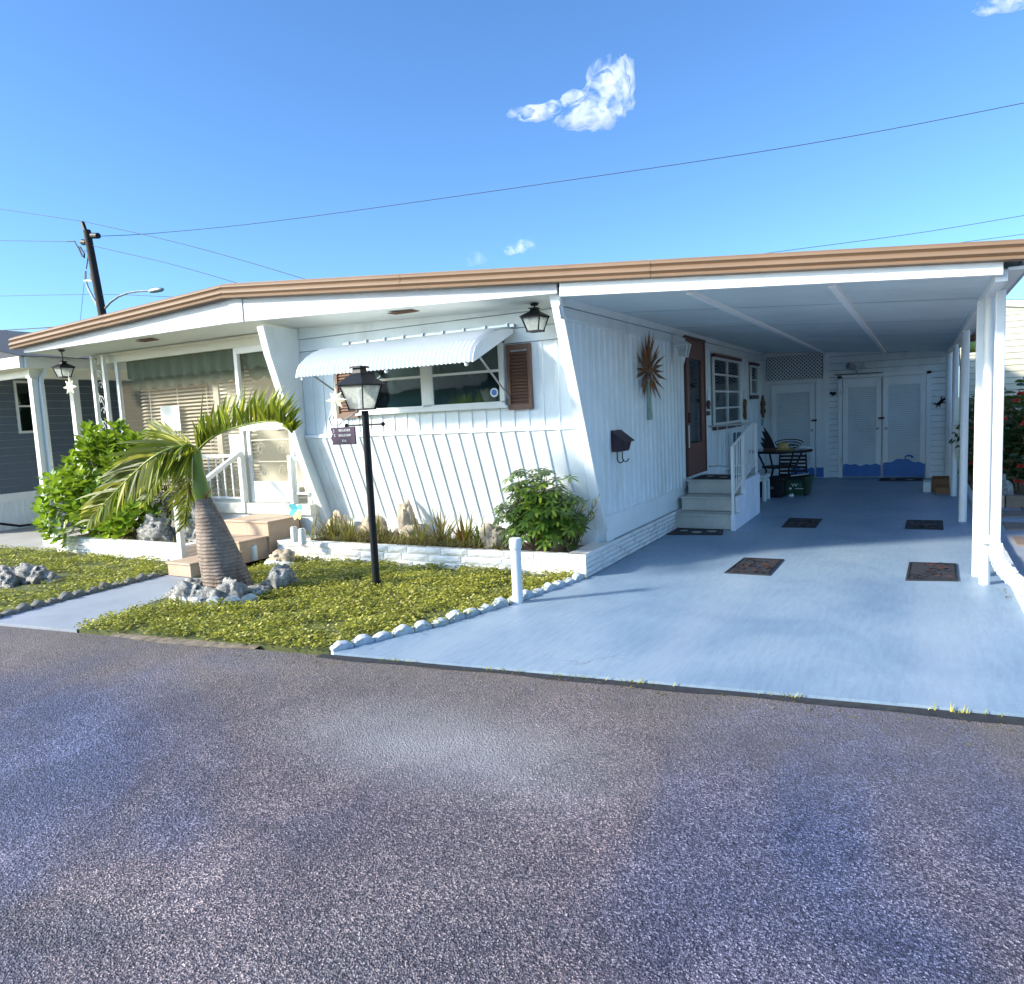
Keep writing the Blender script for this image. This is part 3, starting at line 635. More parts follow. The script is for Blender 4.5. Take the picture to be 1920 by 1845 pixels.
D1=louver_door(-2.56,-1.76,1.84,0,40,-1.80)
D2=louver_door(-1.26,-.60,1.88,0,38,-.66)
D3=louver_door(-.575,.12,1.88,0,38,-.52,y=BW-.075)
for D,(hx,hy,hz) in ((D1,(-1.77,BW-.05,1.12)),(D3,(-.60,BW-.09,1.12))):
    MB().box(hx-.05,hx+.05,hy-.012,hy,hz-.018,hz+.018).build('hasp',M['dbrown'],D)
for D,hx in ((D2,-1.27),(D3,.125)):
    for hz in (.35,1.62): MB().box(hx-.012,hx+.012,BW-.09,BW-.03,hz-.04,hz+.04).build('hinge',M['metal'],D)
m=MB(); m.box(-1.34,-1.27,BW-.045,BW,0,1.94); m.box(.13,.20,BW-.045,BW,0,1.94); m.box(-1.34,.20,BW-.045,BW,1.89,1.95); m.build('door_frame',M['white2'],home)
# painted sea waves along the foot of the doors
def wave(D,x0,x1,y,base,crest=None):
    top=[]; n=26
    for i in range(n+1):
        x=x0+(x1-x0)*i/n; z=base+.012*math.sin(i*.9)+.01*math.sin(i*.37)
        if crest: z+=.10*math.exp(-((x-crest)/.16)**2)
        top.append((x,z))
    w=MB(); w.prism([(x1,y,.02),(x0,y,.02)][::-1]+[(x,y,z) for x,z in top[::-1]],(0,-.003,0))
    if crest:  # curl
        c=[(crest+.10+.07*math.cos(t)*(1-t*.06),base+.10+.05*math.sin(t)*(1-t*.06)) for t in [k*.4 for k in range(0,11)]]
        w.tube([(a,y-.004,b) for a,b in c],[.022-.0015*k for k in range(len(c))],6)
    w.build('painted_wave',M['blue'],D)
wave(D1,-2.2,-1.765,BW-.036,.19); wave(D2,-1.255,-.605,BW-.036,.25); wave(D3,-.57,.115,BW-.076,.27,-.25)
MB().box(-1.735,-1.60,BW-.019,BW-.0155,.01,.2).build('painted_wave',M['blue'],home)
# --- entry door on the side wall
m=MB(); y0,y1=DOOR; x=FX
m.box(x-.02,x+.034,y0-.05,y0,.56,2.40); m.box(x-.02,x+.034,y1,y1+.05,.56,2.40); m.box(x-.02,x+.04,y0-.06,y1+.06,2.40,2.435); m.build('entry_door_frame',M['dbrown'],home)
m=MB(); x=FX+.006
m.box(x-.03,x+.02,y0,y0+.15,.56,2.40); m.box(x-.03,x+.02,y1-.15,y1,.56,2.40); m.box(x-.03,x+.02,y0+.15,y1-.15,2.14,2.40); m.box(x-.03,x+.02,y0+.15,y1-.15,.56,1.0)
ED=m.build('entry_door',M['doorb'],home,bevel=.004)
MB().box(x-.02,x,y0+.15,y1-.15,1.0,2.14).build('door_pane',M['glassd'],ED)
g=MB()
for i in range(22): g.box(x-.05,x-.045,y0+.15,y1-.15,1.0+i*.052,1.0+i*.052+.046)
g.build('door_jalousie',M['curtain'],ED)
h=MB(); h.box(x+.02,x+.05,y0+.03,y0+.07,1.28,1.42); h.build('door_handle',M['dbrown'],ED)
h=MB(); h.cyl((x+.03,y0+.02,.95),(x+.03,y0+.02,1.25),.008); h.build('door_closer',M['white2'],ED)
# --- windows on the side wall
def side_window(y0,y1,z0,z1,cols,rows,trim):
    x=FX+.03; f=MB(); t=.035
    f.box(x,x+.03,y0,y1,z0,z0+t); f.box(x,x+.03,y0,y1,z1-t,z1)
    for i in range(cols+1):
        yy=y0+(y1-y0-t)*i/cols; f.box(x,x+.03,yy,yy+t,z0+t,z1-t)
    for j in range(1,rows):
        zz=z0+(z1-z0)*j/rows; f.box(x+.002,x+.026,y0+t,y1-t,zz-.014,zz+.014)
    F=f.build('side_window',M['winwhite'],home)
    MB().box(x+.004,x+.010,y0+t,y1-t,z0+t,z1-t).build('window_pane',M['glass'],F)
    c=MB(); half=(y0+y1)/2
    corr(c,y0+t,y1-t,.07,[(0,0),(.5,.004)],lambda u,o,w:(x-.004-o,u,w),lambda u:z0,lambda u:z1); c.build('curtain',M['curtain'],F)
    if trim=='big':
        c=MB(); corr(c,half+.1,y1-.06,.07,[(0,0),(.5,.004)],lambda u,o,w:(x-.001-o,u,w),lambda u:z0+.3,lambda u:z1-.3); c.build('curtain',M['curtred'],F)
    MB().box(x,x+.055,y0-.04,y1+.04,z1,z1+.045).build('window_hood',M['dbrown'],F); MB().box(x,x+.04,y0-.02,y1+.02,z0-.075,z0-.01).build('window_sill',M['dbrown'],F)
side_window(11.12,12.95,1.20,2.22,2,4,'big')
side_window(13.92,14.55,1.66,2.20,1,2,'small')
# --- front window with shutters and awning
y=FW-.06; f=MB(); x0,x1,z0,z1=-5.42,-3.56,1.63,2.24; t=.035
f.box(x0,x1,y,FW,z0-.03,z0+.01); f.box(x0,x1,y,FW,z1-t,z1); f.box(x0,x0+t,y,FW,z0,z1); f.box(x1-t,x1,y,FW,z0,z1); f.box(-4.54,-4.43,y,FW-.002,z0,z1)
for a,b in ((x0+t,-4.54),(-4.43,x1-t)): f.box(a,b,y+.002,FW-.004,1.93,1.955); f.box(a,a+.02,y+.004,FW-.004,z0,z1); f.box(b-.02,b,y+.004,FW-.004,z0,z1)
f.box(x0-.03,x1+.03,y-.02,FW,z0-.055,z0-.03)
F=f.build('front_window',M['winwhite'],home)
for a,b in ((x0+t,-4.54),(-4.43,x1-t)): MB().box(a,b,y+.012,y+.016,z0,z1-t).build('window_pane',M['glass'],F)
c=MB(); corr(c,-4.43,x1-t,.10,[(0,0),(.8,.006),(.9,0)],lambda u,o,w:(u,FW-.024-o,w),lambda u:z0,lambda u:z1-t); c.build('vertical_blind',M['curtain'],F)
MB().box(x0+t,-4.54,FW-.030,FW-.024,z0,z1-t).build('window_shade',M['green_cloth'],F)
MB().cyl((-3.68,y+.0115,1.73),(-3.68,y+.008,1.73),.045,n=20).build('round_sticker',M['label_w'],F)
MB().cyl((-3.68,y+.0078,1.73),(-3.68,y+.006,1.73),.030,n=20).build('sticker_centre',M['blue'],F)
def shutter(x0,x1,z0,z1):
    m=MB(); y=FW-.045; w=.03
    m.box(x0,x0+w,y,FW,z0,z1); m.box(x1-w,x1,y,FW,z0,z1); m.box(x0+w,x1-w,y,FW,z0,z0+.05); m.box(x0+w,x1-w,y,FW,z1-.05,z1)
    n=int((z1-z0-.1)/.032)
    for i in range(n):
        a=z0+.05+i*.032; m.add([(x0+w,y+.006,a),(x1-w,y+.006,a),(x1-w,y+.028,a+.032),(x0+w,y+.028,a+.032),(x0+w,y+.028,a),(x1-w,y+.028,a)],[(0,1,2,3),(4,5,1,0)])
    m.build('shutter',M['shutter'],home)
shutter(-5.745,-5.45,1.55,2.17); shutter(-3.53,-3.27,1.55,2.18)
# awning
A=[(6.365,2.335),(6.25,2.325),(6.10,2.305),(5.95,2.275),(5.82,2.23),(5.71,2.175),(5.635,2.115),(5.595,2.05),(5.58,1.985)]
nx=44; m=MB(); vs=[]
for i in range(nx*4+1):
    x=-5.56+2.11*i/(nx*4); ph=(i%4); o=[0,.009,.018,.009][ph]
    for (yy,zz) in A:
        k=A.index((yy,zz)); 
        if k==0: d=V((-.1,1))
        d=V((A[min(k+1,8)][0]-A[max(k-1,0)][0],A[min(k+1,8)][1]-A[max(k-1,0)][1])).normalized(); nrm=V((d.y,-d.x))
        if nrm.y<0 and k<5: nrm=-nrm
        if k>=5 and nrm.x>0: nrm=-nrm
        vs.append((x,yy+nrm.x*o,zz+nrm.y*o-(.012*(1 if ph==2 else 0) if k==8 else 0)))
m.add(vs,[(i*9+k,(i+1)*9+k,(i+1)*9+k+1,i*9+k+1) for i in range(nx*4) for k in range(8)])
AW=m.build('window_awning',M['pvc'],home,smooth=30)
e=MB()
for x in (-5.575,-3.455): MB().prism([(x,p[0],p[1]-.004) for p in A]+[(x,5.60,1.985),(x,6.36,2.29)],(.012,0,0)).build('awning_end',M['white2'],AW)
e=MB(); e.bar((-3.47,5.72,2.05),(-3.50,6.34,1.66),.014,.014); e.build('awning_arm',M['metal'],AW)
e=MB(); e.bar((-5.55,5.72,2.05),(-5.52,6.34,1.72),.014,.014); e.build('awning_arm',M['metal'],AW)
e=MB(); e.box(-5.58,-3.42,6.33,6.385,2.345,2.375); 
for i in range(9): xx=-5.5+i*.25; e.box(xx,xx+.02,6.31,6.36,2.335,2.385)
e.build('awning_rail',M['metal'],AW)
for xx in (-5.50,-4.42,-3.52): MB().rock((xx,5.60,1.965),.02,.02,.025,3,.1,1).build('awning_foot',M['label_w'],AW,smooth=60)

# ================================================================ PORCH
PY=6.52; PF=.55
m=MB(); m.box(-10.2,-6.34,6.42,8.4,PF-.13,PF); m.build('porch_floor',M['cream'],home,bevel=.004)
m=MB(); m.box(-10.2,-6.36,6.46,8.4,0,PF-.132); m.build('porch_base',M['white2'],home)
m=MB(); m.box(-10.2,-6.36,8.35,8.42,PF,2.64); m.box(-10.22,-10.18,6.56,8.35,PF,1.2); m.build('porch_back_wall',M['cream'],home)
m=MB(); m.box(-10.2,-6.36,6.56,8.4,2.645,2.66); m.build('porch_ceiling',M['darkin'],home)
m=MB()
for x in (-9.93,-7.50,-6.42): m.box(x-.03,x+.03,PY-.02,PY+.03,PF,2.50)
m.box(-9.9,-7.53,PY-.015,PY+.02,PF,PF+.06); m.box(-7.47,-6.45,PY-.018,PY+.022,2.42,2.50)
m.build('porch_screen_frame',M['winwhite'],home,bevel=.003)
def screenmat():
    m,nt,b,o=mk('insect_screen'); b.inputs['Base Color'].default_value=(.58,.50,.33,1); b.inputs['Roughness'].default_value=.7
    tr=nt.nodes.new('ShaderNodeBsdfTransparent'); mx=nt.nodes.new('ShaderNodeMixShader'); mx.inputs[0].default_value=.11
    nt.links.new(tr.outputs[0],mx.inputs[1]); nt.links.new(b.outputs[0],mx.inputs[2]); nt.links.new(mx.outputs[0],o.inputs[0]); return m
M['screen']=screenmat()
MB().quad((-9.9,PY,PF+.06),(-7.53,PY,PF+.06),(-7.53,PY,2.5),(-9.9,PY,2.5)).build('insect_screen',M['screen'],home)
MB().quad((-7.47,PY+.004,1.46),(-6.40,PY+.004,1.46),(-6.40,PY+.004,2.42),(-7.47,PY+.004,2.42)).build('insect_screen',M['screen'],home)
# storm door
m=MB(); x0,x1=-7.40,-6.62
m.box(x0,x0+.05,PY-.03,PY,PF+.01,1.46); m.box(x1-.05,x1,PY-.03,PY,PF+.01,1.46); m.box(x0-.06,x1+.1,PY-.03,PY,1.46,1.56); m.box(x0+.05,x1-.05,PY-.028,PY-.01,PF+.01,PF+.27)
SD=m.build('screen_door',M['winwhite'],home,bevel=.003)
m=MB(); m.box(x0+.05,x1-.05,PY-.02,PY-.012,1.33,1.345); m.box(x0+.05,x1-.05,PY-.02,PY-.012,1.06,1.075)
def scroll(m,cx,cz,r,s,y):
    p=[(cx+s*(r-.004*k)*math.cos(k*.55)*(1-k/16),y,cz+(r)*math.sin(k*.55)*(1-k/16)) for k in range(13)]; m.tube(p,.0045,5)
for cx in (-7.18,-6.84):
    for cz in (1.22,.95):
        scroll(m,cx,cz,.09,1,PY-.018); scroll(m,cx+.02,cz-.02,.07,-1,PY-.018)
m.build('door_grille',M['beige'],SD)
MB().quad((x0+.05,PY-.006,PF+.27),(x1-.05,PY-.006,PF+.27),(x1-.05,PY-.006,1.46),(x0+.05,PY-.006,1.46)).build('insect_screen',M['screen'],SD)
m=MB(); m.box(x0+.07,x0+.10,PY-.06,PY-.03,1.42,1.46); m.build('door_handle',M['metal'],SD)
# green scalloped valances behind the screen
def valance(y,z0,z1,x0,x1,n,name='green_valance'):
    m=MB(); vs=[]; N=n*8
    for i in range(N+1):
        x=x0+(x1-x0)*i/N; s=abs(math.sin(math.pi*i/8)); fold=.012*math.sin(i*.8)
        vs+=[(x,y+fold,z0-.045*s),(x,y+fold*.3,z1)]
    m.add(vs,[(2*i,2*i+2,2*i+3,2*i+1) for i in range(N)]); return m.build(name,M['green_cloth'],home)
valance(PY+.06,2.27,2.64,-9.8,-7.55,10); valance(PY+.14,2.13,2.64,-9.85,-7.55,9); valance(PY+.06,2.27,2.64,-7.45,-6.42,4); valance(PY+.14,2.13,2.64,-7.45,-6.42,4)
m=MB()
for i in range(34):
    z=2.30-i*.05; m.obox((-8.68,PY+.26,z),(1.15,0,0),(0,.016,.012),(0,-.0012,.0016))
for x in (-9.6,-9.0,-8.4,-7.8): m.box(x,x+.012,PY+.225,PY+.23,.6,2.45)
m.build('venetian_blind',M['beige'],home)
m=MB()
for i in range(14):
    z=2.1-i*.05; m.obox((-7.1,PY+.5,z),(.3,0,0),(0,.016,.012),(0,-.0012,.0016))
m.box(-8.22,-8.12,PY+.19,PY+.22,PF,2.5); m.box(-6.78,-6.72,PY+.3,PY+.33,PF,2.5)
m.build('venetian_blind',M['beige'],home)
MB().box(-8.0,-7.6,PY+.2,PY+.205,1.12,1.42).build('window_notice',M['label_w'],home)
MB().box(-9.35,-8.95,PY+.2,PY+.205,1.5,1.85).build('window_notice',M['label_w'],home)
# wrought iron corner post
m=MB(); m.box(-10.36,-10.31,6.40,6.45,0,2.62); m.box(-10.10,-10.05,6.40,6.45,0,2.62); MP=m.build('porch_corner_post',M['winwhite'],home)
m=MB(); y=6.425
for k in range(6):
    z=2.35-k*.36; scroll(m,-10.23,z,.07,1,y); scroll(m,-10.19,z-.16,.06,-1,y); m.tube([(-10.28,y,z+.1),(-10.2,y,z-.02),(-10.13,y,z-.18)],.005,5)
m.build('scroll_work',M['winwhite'],MP)
# porch railing
def railing(name,x0,x1,y,z0,z1,n,parent,twist=True):
    m=MB(); m.box(x0,x1,y-.025,y+.025,z1-.035,z1); m.box(x0,x1,y-.015,y+.015,z0,z0+.025)
    R=m.build(name,M['winwhite'],parent)
    for i in range(n):
        x=x0+(x1-x0)*(i+.5)/n; b=MB()
        b.box(x-.007,x+.007,y-.007,y+.007,z0+.025,z1-.035)
        if twist:
            for k in range(8):
                zz=z0+.06+k*(z1-z0-.16)/8; b.lathe((x,y,zz),[(.006,0),(.013,.018),(.006,.036)],6)
        b.build('baluster',M['winwhite'],R)
    return R
railing('porch_railing',-9.6,-7.46,6.45,PF+.05,1.17,15,home)
m=MB(); m.box(-7.50,-7.44,6.40,6.46,PF-.12,1.20); m.build('railing_post',M['winwhite'],home,bevel=.004)
railing('porch_railing',-6.60,-6.36,6.45,PF+.12,1.12,2,home)
m=MB(); m.box(-6.64,-6.59,6.40,6.46,PF-.02,1.14); m.build('railing_post',M['winwhite'],home,bevel=.004)
# stair handrail
hr=empty('stair_handrail',(-7.3,5.35,0),'white square tube handrail rising from the left planter corner beside the tiled steps','handrail')
MB().box(-7.34,-7.27,5.32,5.38,0,.70).build('rail_post',M['winwhite'],hr,bevel=.005)
MB().bar((-7.305,5.33,.69),(-7.46,6.42,1.19),.05,.05).build('rail_bar',M['winwhite'],hr)

# tiled porch steps
ps=empty('porch_steps',(-6.7,5.4,0),'tan tiled steps leading up to the screened porch','steps')
def tstep(x0,x1,y0,y1,z0,z1):
    m=MB(); m.box(x0,x1,y0,y1,z0,z1); m.box(x0-.012,x1+.012,y0-.014,y1,z1,z1+.02)
    n=max(1,round((x1-x0)/.33)); s=m.build('step',M['tile'],ps,bevel=.004)
    g=MB()
    for i in range(1,n): x=x0+(x1-x0)*i/n; g.box(x-.003,x+.003,y0-.002,y0+.001,z0+.01,z1-.002)
    if n>1: g.build('grout_line',M['mortar'],s)
tstep(-6.86,-6.5,4.84,5.5,0,.125); tstep(-7.22,-6.53,5.5,5.92,0,.235); tstep(-7.22,-6.50,5.90,6.41,0,.40)

# entry steps in the carport
es=empty('entry_steps',(-2.25,9.6,0),'grey concrete entry steps with a white stuccoed side up to the brown door','steps')
for y0,z1 in ((8.88,.18),(9.18,.36),(9.50,.54)):
    m=MB(); m.box(-2.64,-1.955,y0,10.4,z1-.175,z1-.02); m.box(-2.65,-1.94,y0-.02,10.4,z1-.02,z1); m.build('step',M['concrete'],es,bevel=.006)
m=MB(); m.prism([(-1.95,8.84,0),(-1.95,10.42,0),(-1.95,10.42,.545),(-1.95,9.44,.545),(-1.95,9.44,.38),(-1.95,9.12,.38),(-1.95,9.12,.19),(-1.95,8.84,.19)],(.05,0,0)); m.build('side_panel',M['stucco'],es)
er=empty('entry_railing',(-1.95,9.6,.5),'white metal railing of thin bars around the entry steps','railing')
m=MB(); m.tube([(-1.93,8.86,1.0),(-1.93,10.05,1.235),(-1.93,10.36,1.235)],.014,8); m.tube([(-1.93,10.36,1.235),(-2.66,10.72,1.20)],.014,8); m.build('top_rail',M['winwhite'],er,smooth=40)
m=MB(); m.tube([(-1.93,8.88,.42),(-1.93,10.05,.66),(-1.93,10.36,.66)],.010,6); m.tube([(-1.93,10.36,.66),(-2.66,10.72,.62)],.010,6); m.build('bottom_rail',M['winwhite'],er,smooth=40)
for (y,zb,zt) in ((8.88,.185,1.0),(9.5,.37,1.12),(10.36,.54,1.235)):
    MB().box(-1.945,-1.915,y-.015,y+.015,zb,zt).build('rail_post',M['winwhite'],er)
for i in range(1,14):
    y=8.88+i*1.48/14; z1=1.0+min(1,(y-8.86)/1.19)*.235; z0=.42+min(1,(y-8.88)/1.17)*.24
    MB().cyl((-1.93,y,z0),(-1.93,y,z1),.006,n=6).build('baluster',M['winwhite'],er)
for i in range(1,5):
    t=i/5; MB().cyl((-1.93-.73*t,10.36+.36*t,.65-.03*t),(-1.93-.73*t,10.36+.36*t,1.225-.03*t),.006,n=6).build('baluster',M['winwhite'],er)
# ================================================================ PLANTERS
pl=empty('stone_planter',(-4.4,6.2,0),'long low white stone planter under the leaning ribbed front wall','planter')
m=MB(); stoneface(m,(-6.42,5.93,0),(-2.625,6.03,0),-.02,.205,3,5,(0,-1,0)); stoneface(m,(-6.42,6.38,0),(-6.42,5.93,0),-.02,.205,4,6,(-1,0,0)); stoneface(m,(-2.625,6.03,0),(-2.625,6.06,0),-.02,.205,4,7,(1,0,0)); m.build('stone_wall',M['stone'],pl)
m=MB(); m.prism([(-6.41,5.94,-.03),(-2.635,6.04,-.03),(-2.635,6.15,-.03),(-6.41,6.06,-.03)],(0,0,.225)); m.box(-6.41,-6.05,6.06,6.40,-.03,.195); m.box(-2.85,-2.635,6.12,6.9,-.03,.195); m.build('wall_cap',M['stone'],pl)
MB().box(-6.08,-2.84,6.1,6.76,.0,.165).build('planter_soil',M['soil'],pl)
pl2=empty('stone_planter',(-8.5,5.8,0),'low white stone planter holding the glossy bush left of the porch steps','planter')
m=MB(); stoneface(m,(-9.95,5.42,0),(-7.36,5.44,0),-.02,.19,4,15,(0,-1,0)); stoneface(m,(-7.36,5.44,0),(-7.36,6.4,0),-.02,.19,4,16,(1,0,0)); m.build('stone_wall',M['stone'],pl2)
m=MB(); m.box(-9.94,-7.37,5.43,5.56,-.03,.185); m.box(-7.5,-7.37,5.56,6.4,-.03,.185); m.build('wall_cap',M['stone'],pl2)
MB().box(-9.94,-7.5,5.56,6.4,0,.16).build('planter_soil',M['soil'],pl2)
# ================================================================ LAMPS
def lantern(root, c, top, w=.10, h=.17, roof=.07, mat='black', body=None, panes=True):
    """four-sided tapered carriage lantern: c = centre of the eave, hangs/stands below it"""
    m=MB(); x,y,z=c
    def ring(r,zz): return [(x-r,y-r,zz),(x+r,y-r,zz),(x+r,y+r,zz),(x-r,y+r,zz)]
    m.add(ring(w*1.18,z)+ring(w*.38,z+roof),[(0,1,5,4),(1,2,6,5),(2,3,7,6),(3,0,4,7),(3,2,1,0),(4,5,6,7)])
    m.add(ring(w*.38,z+roof)+ring(w*.30,z+roof*1.45),[(0,1,5,4),(1,2,6,5),(2,3,7,6),(3,0,4,7)])
    m.add(ring(w*.48,z+roof*1.45)+ring(w*.42,z+roof*1.62),[(0,1,5,4),(1,2,6,5),(2,3,7,6),(3,0,4,7),(4,5,6,7),(3,2,1,0)])
    m.build('lantern_roof',M[mat],root)
    m=MB(); b=w*.60
    for sx in(-1,1):
        for sy in(-1,1): m.bar((x+sx*w*.98,y+sy*w*.98,z),(x+sx*b,y+sy*b,z-h),.011,.011)
    m.box(x-b-.008,x+b+.008,y-b-.008,y+b+.008,z-h-.012,z-h)
    for r,zz in ((w,z-.008),):
        m.bar((x-r,y-r,zz),(x+r,y-r,zz),.012,.012);m.bar((x+r,y-r,zz),(x+r,y+r,zz),.012,.012);m.bar((x+r,y+r,zz),(x-r,y+r,zz),.012,.012);m.bar((x-r,y+r,zz),(x-r,y-r,zz),.012,.012)
    m.build('lantern_frame',M[mat],root)
    m=MB(); m.add(ring(w*.94,z-.01)+ring(b*.94,z-h),[(4,5,1,0),(5,6,2,1),(6,7,3,2),(7,4,0,3)]); m.build('lantern_glass',M['lampglass'],root)
    m=MB(); m.cyl((x,y,z-h),(x,y,z-h*.55),.012); m.lathe((x,y,z-h*.55),[(.012,0),(.026,.03),(.026,.05),(.012,.07),(0,.075)],12); m.build('bulb',M['plastic_w'],root,smooth=60)
L=gy(705,1098,5.16); T=gy(682,766,5.16)
lp=empty('lamp_post',(-4.35,5.16,0),'black lamp post with a four-sided carriage lantern standing in the front lawn','lamp post')
m=MB(); m.cyl((-4.345,5.16,0),(-4.345,5.16,1.60),.034,.032,16); m.cyl((-4.345,5.16,0),(-4.345,5.16,.05),.042,n=16); m.build('post',M['black'],lp,smooth=30)
lantern(lp,(-4.375,5.16,1.835),None,w=.135,h=.215,roof=.10)
m=MB(); m.cyl((-4.375,5.16,1.99),(-4.375,5.16,2.07),.004,.001,n=6); m.build('finial',M['metal'],lp)
m=MB(); m.cyl((-4.56,5.16,1.475),(-4.16,5.16,1.475),.008); 
for x in (-4.57,-4.15): m.lathe((x,5.16,1.455),[(.004,0),(.018,.01),(.02,.02),(.018,.03),(.004,.04)],10)
m.build('cross_bar',M['black'],lp,smooth=40)
m=MB(); m.tube([(-4.36,5.10,1.60),(-4.5,5.10,1.545),(-4.62,5.10,1.48),(-4.67,5.10,1.475),(-4.705,5.10,1.50),(-4.715,5.10,1.545),(-4.69,5.10,1.575),(-4.665,5.10,1.56),(-4.665,5.10,1.535)],.006,6); m.build('scroll_bracket',M['metal'],lp,smooth=60)
# name board
sg=empty('name_sign',(-4.55,5.10,1.30),'small dark wavy-edged name board with pale lettering hung from the lamp post bracket','sign')
m=MB(); le=[(-4.69+.010*math.sin(k*1.5),1.305+k*.0195) for k in range(9)]
P=[(a,5.085,b) for a,b in le]+[(-4.415,5.085,1.465),(-4.415,5.085,1.305)]
m.prism(P,(0,.016,0)); m.build('board',M['purple'],sg)
m=MB(); m.cyl((-4.66,5.093,1.46),(-4.66,5.10,1.50),.003,n=6); m.cyl((-4.45,5.093,1.46),(-4.45,5.12,1.56),.003,n=6); m.build('hanger',M['metal'],sg)
def text(s, name, size, loc, rot, mat, parent, ext=.0015, align='CENTER', sx=1):
    cu=bpy.data.curves.new(name,'FONT'); cu.body=s; cu.size=size; cu.extrude=ext; cu.align_x=align; cu.align_y='CENTER'
    o=bpy.data.objects.new(name+'_tmp',cu); C.objects.link(o)
    dg=bpy.context.evaluated_depsgraph_get(); me=bpy.data.meshes.new_from_object(o.evaluated_get(dg)); bpy.data.objects.remove(o)
    for v in me.vertices: v.co.x*=sx
    t=bpy.data.objects.new(name,me); C.objects.link(t); me.materials.clear(); me.materials.append(mat)
    off=V((0,0,0)); q=parent
    while q is not None: off+=q.location; q=q.parent
    t.parent=parent; t.location=V(loc)-off; t.rotation_euler=rot; return t
RX=(math.pi/2,0,0)
for s,x,z in (('J',-4.655,1.433),('S',-4.650,1.388)): text(s,'lettering',.034,(x,5.082,z),RX,M['label_w'],sg)
for s,x,z,w in (('BEAUCHER',-4.53,1.433,.92),('BEAUCHAM',-4.53,1.388,.92),('ETAL',-4.54,1.338,.8)): text(s,'lettering',.030,(x,5.082,z),RX,M['label_w'],sg,sx=w)
# stars
def star(c, r, n, label, elong=1.0, group=None):
    m=MB(); x,y,z=c; o=[]
    for k in range(2*n):
        a=math.pi/2+math.pi*k/n; rr=r if k%2==0 else r*.42
        if k%4==2: rr*=.78
        if k==n: rr*=elong
        o.append((x+rr*math.cos(a),y,z+rr*math.sin(a)))
    m.add([(x,y-.018,z)]+o+[(x,y+.018,z)],[(0,1+(k+1)%(2*n),1+k) for k in range(2*n)]+[(2*n+1,1+k,1+(k+1)%(2*n)) for k in range(2*n)])
    m.cyl((x,y,z+r*.9),(x,y,z+r*.9+.06),.0025,n=5)
    return tag(m.build('star_ornament',M['gold'],loc=(x,y,z)),label,'ornament')
star((-4.53,5.00,1.705),.125,8,'pale green eight-pointed star hung on the lamp post lantern',1.5)
s2=gy(131,726,5.5); star((s2.x,5.5,s2.z),.15,8,'cream eight-pointed star hung under the lantern at the porch corner',1.25)
# hanging lanterns
for (px,py,yy,zt,lab) in ((1003,596,6.13,2.505,'black lantern hanging from the soffit right of the window awning'),(119,690,5.9,2.66,'black lantern hanging from the soffit at the left end of the porch')):
    p=gy(px,py,yy); q=empty('hanging_lantern',(p.x,yy,p.z),lab,'lantern','black lanterns under the front soffit')
    lantern(q,(p.x,yy,p.z+.01),None,w=.095,h=.125,roof=.05)
    m=MB(); m.cyl((p.x,yy,p.z+.08),(p.x,yy,zt),.008); m.lathe((p.x,yy,zt-.02),[(.03,0),(.045,.02)],14); m.build('hanger',M['black'],q)
# wall lantern by the entry door
wl=empty('wall_lantern',(FX,9.10,2.1),'cream glass carriage lantern on the side wall beside the brown entry door','lantern')
lantern(wl,(FX+.17,9.08,2.26),None,w=.078,h=.14,roof=.05,mat='winwhite')
m=MB(); m.box(FX+.012,FX+.03,9.03,9.13,2.06,2.30); m.tube([(FX+.03,9.08,2.2),(FX+.06,9.08,2.37),(FX+.12,9.08,2.39),(FX+.17,9.08,2.34)],.01,6); m.lathe((FX+.17,9.08,2.02),[(.004,0),(.02,.04),(.03,.10)],10); m.build('bracket',M['winwhite'],wl)
# ================================================================ THINGS ON THE SIDE WALL
# palm-tree wall sculpture
ws=empty('palm_sculpture',(FX,8.12,1.9),'rust brown spiky metal palm sculpture on a pale green stem, on the side wall','wall art')
m=MB(); cy,cz=8.13,1.93
spikes=[(90,.46),(80,.44),(100,.44),(70,.42),(110,.43),(60,.36),(120,.38),(47,.33),(133,.36),(85,.38),(95,.38),(30,.37),(150,.38),(14,.33),(166,.37),(0,.36),(180,.37),(-16,.38),(196,.37),(-34,.40),(214,.40),(-50,.42),(232,.42),(-62,.40),(245,.40),(-74,.34),(256,.30),(38,.3),(142,.3),(-42,.3),(225,.3)]
for i,(a,l) in enumerate(spikes):
    a=math.radians(a); l*=.98; d=V((0,math.cos(a)*1.45,math.sin(a)*1.03)); n=V((0,-math.sin(a),math.cos(a))); o=V((FX+.03+.018*(i%3),cy,cz)); w=.021
    m.add([o+d*l*.10-n*w*.4,o+d*l*.55-n*w,o+d*l+V((.03,0,0)),o+d*l*.55+n*w,o+d*l*.10+n*w*.4,o+d*l*.5+V((.014,0,0))],[(0,1,5),(1,2,5),(2,3,5),(3,4,5),(4,0,5)])
m.lathe((FX+.05,cy,cz),[(.0,-.01),(.05,0),(.04,.02),(0,.03)],12,Matrix.Rotation(math.pi/2,3,'Y'))
m.build('leaves',M['rustp'],ws)
m=MB(); m.prism([(FX+.02,cy-.03,1.83),(FX+.02,cy+.035,1.83),(FX+.02,cy+.10,1.37),(FX+.02,cy-.035,1.37)],(.02,0,0)); m.build('stem',M['verdi'],ws)
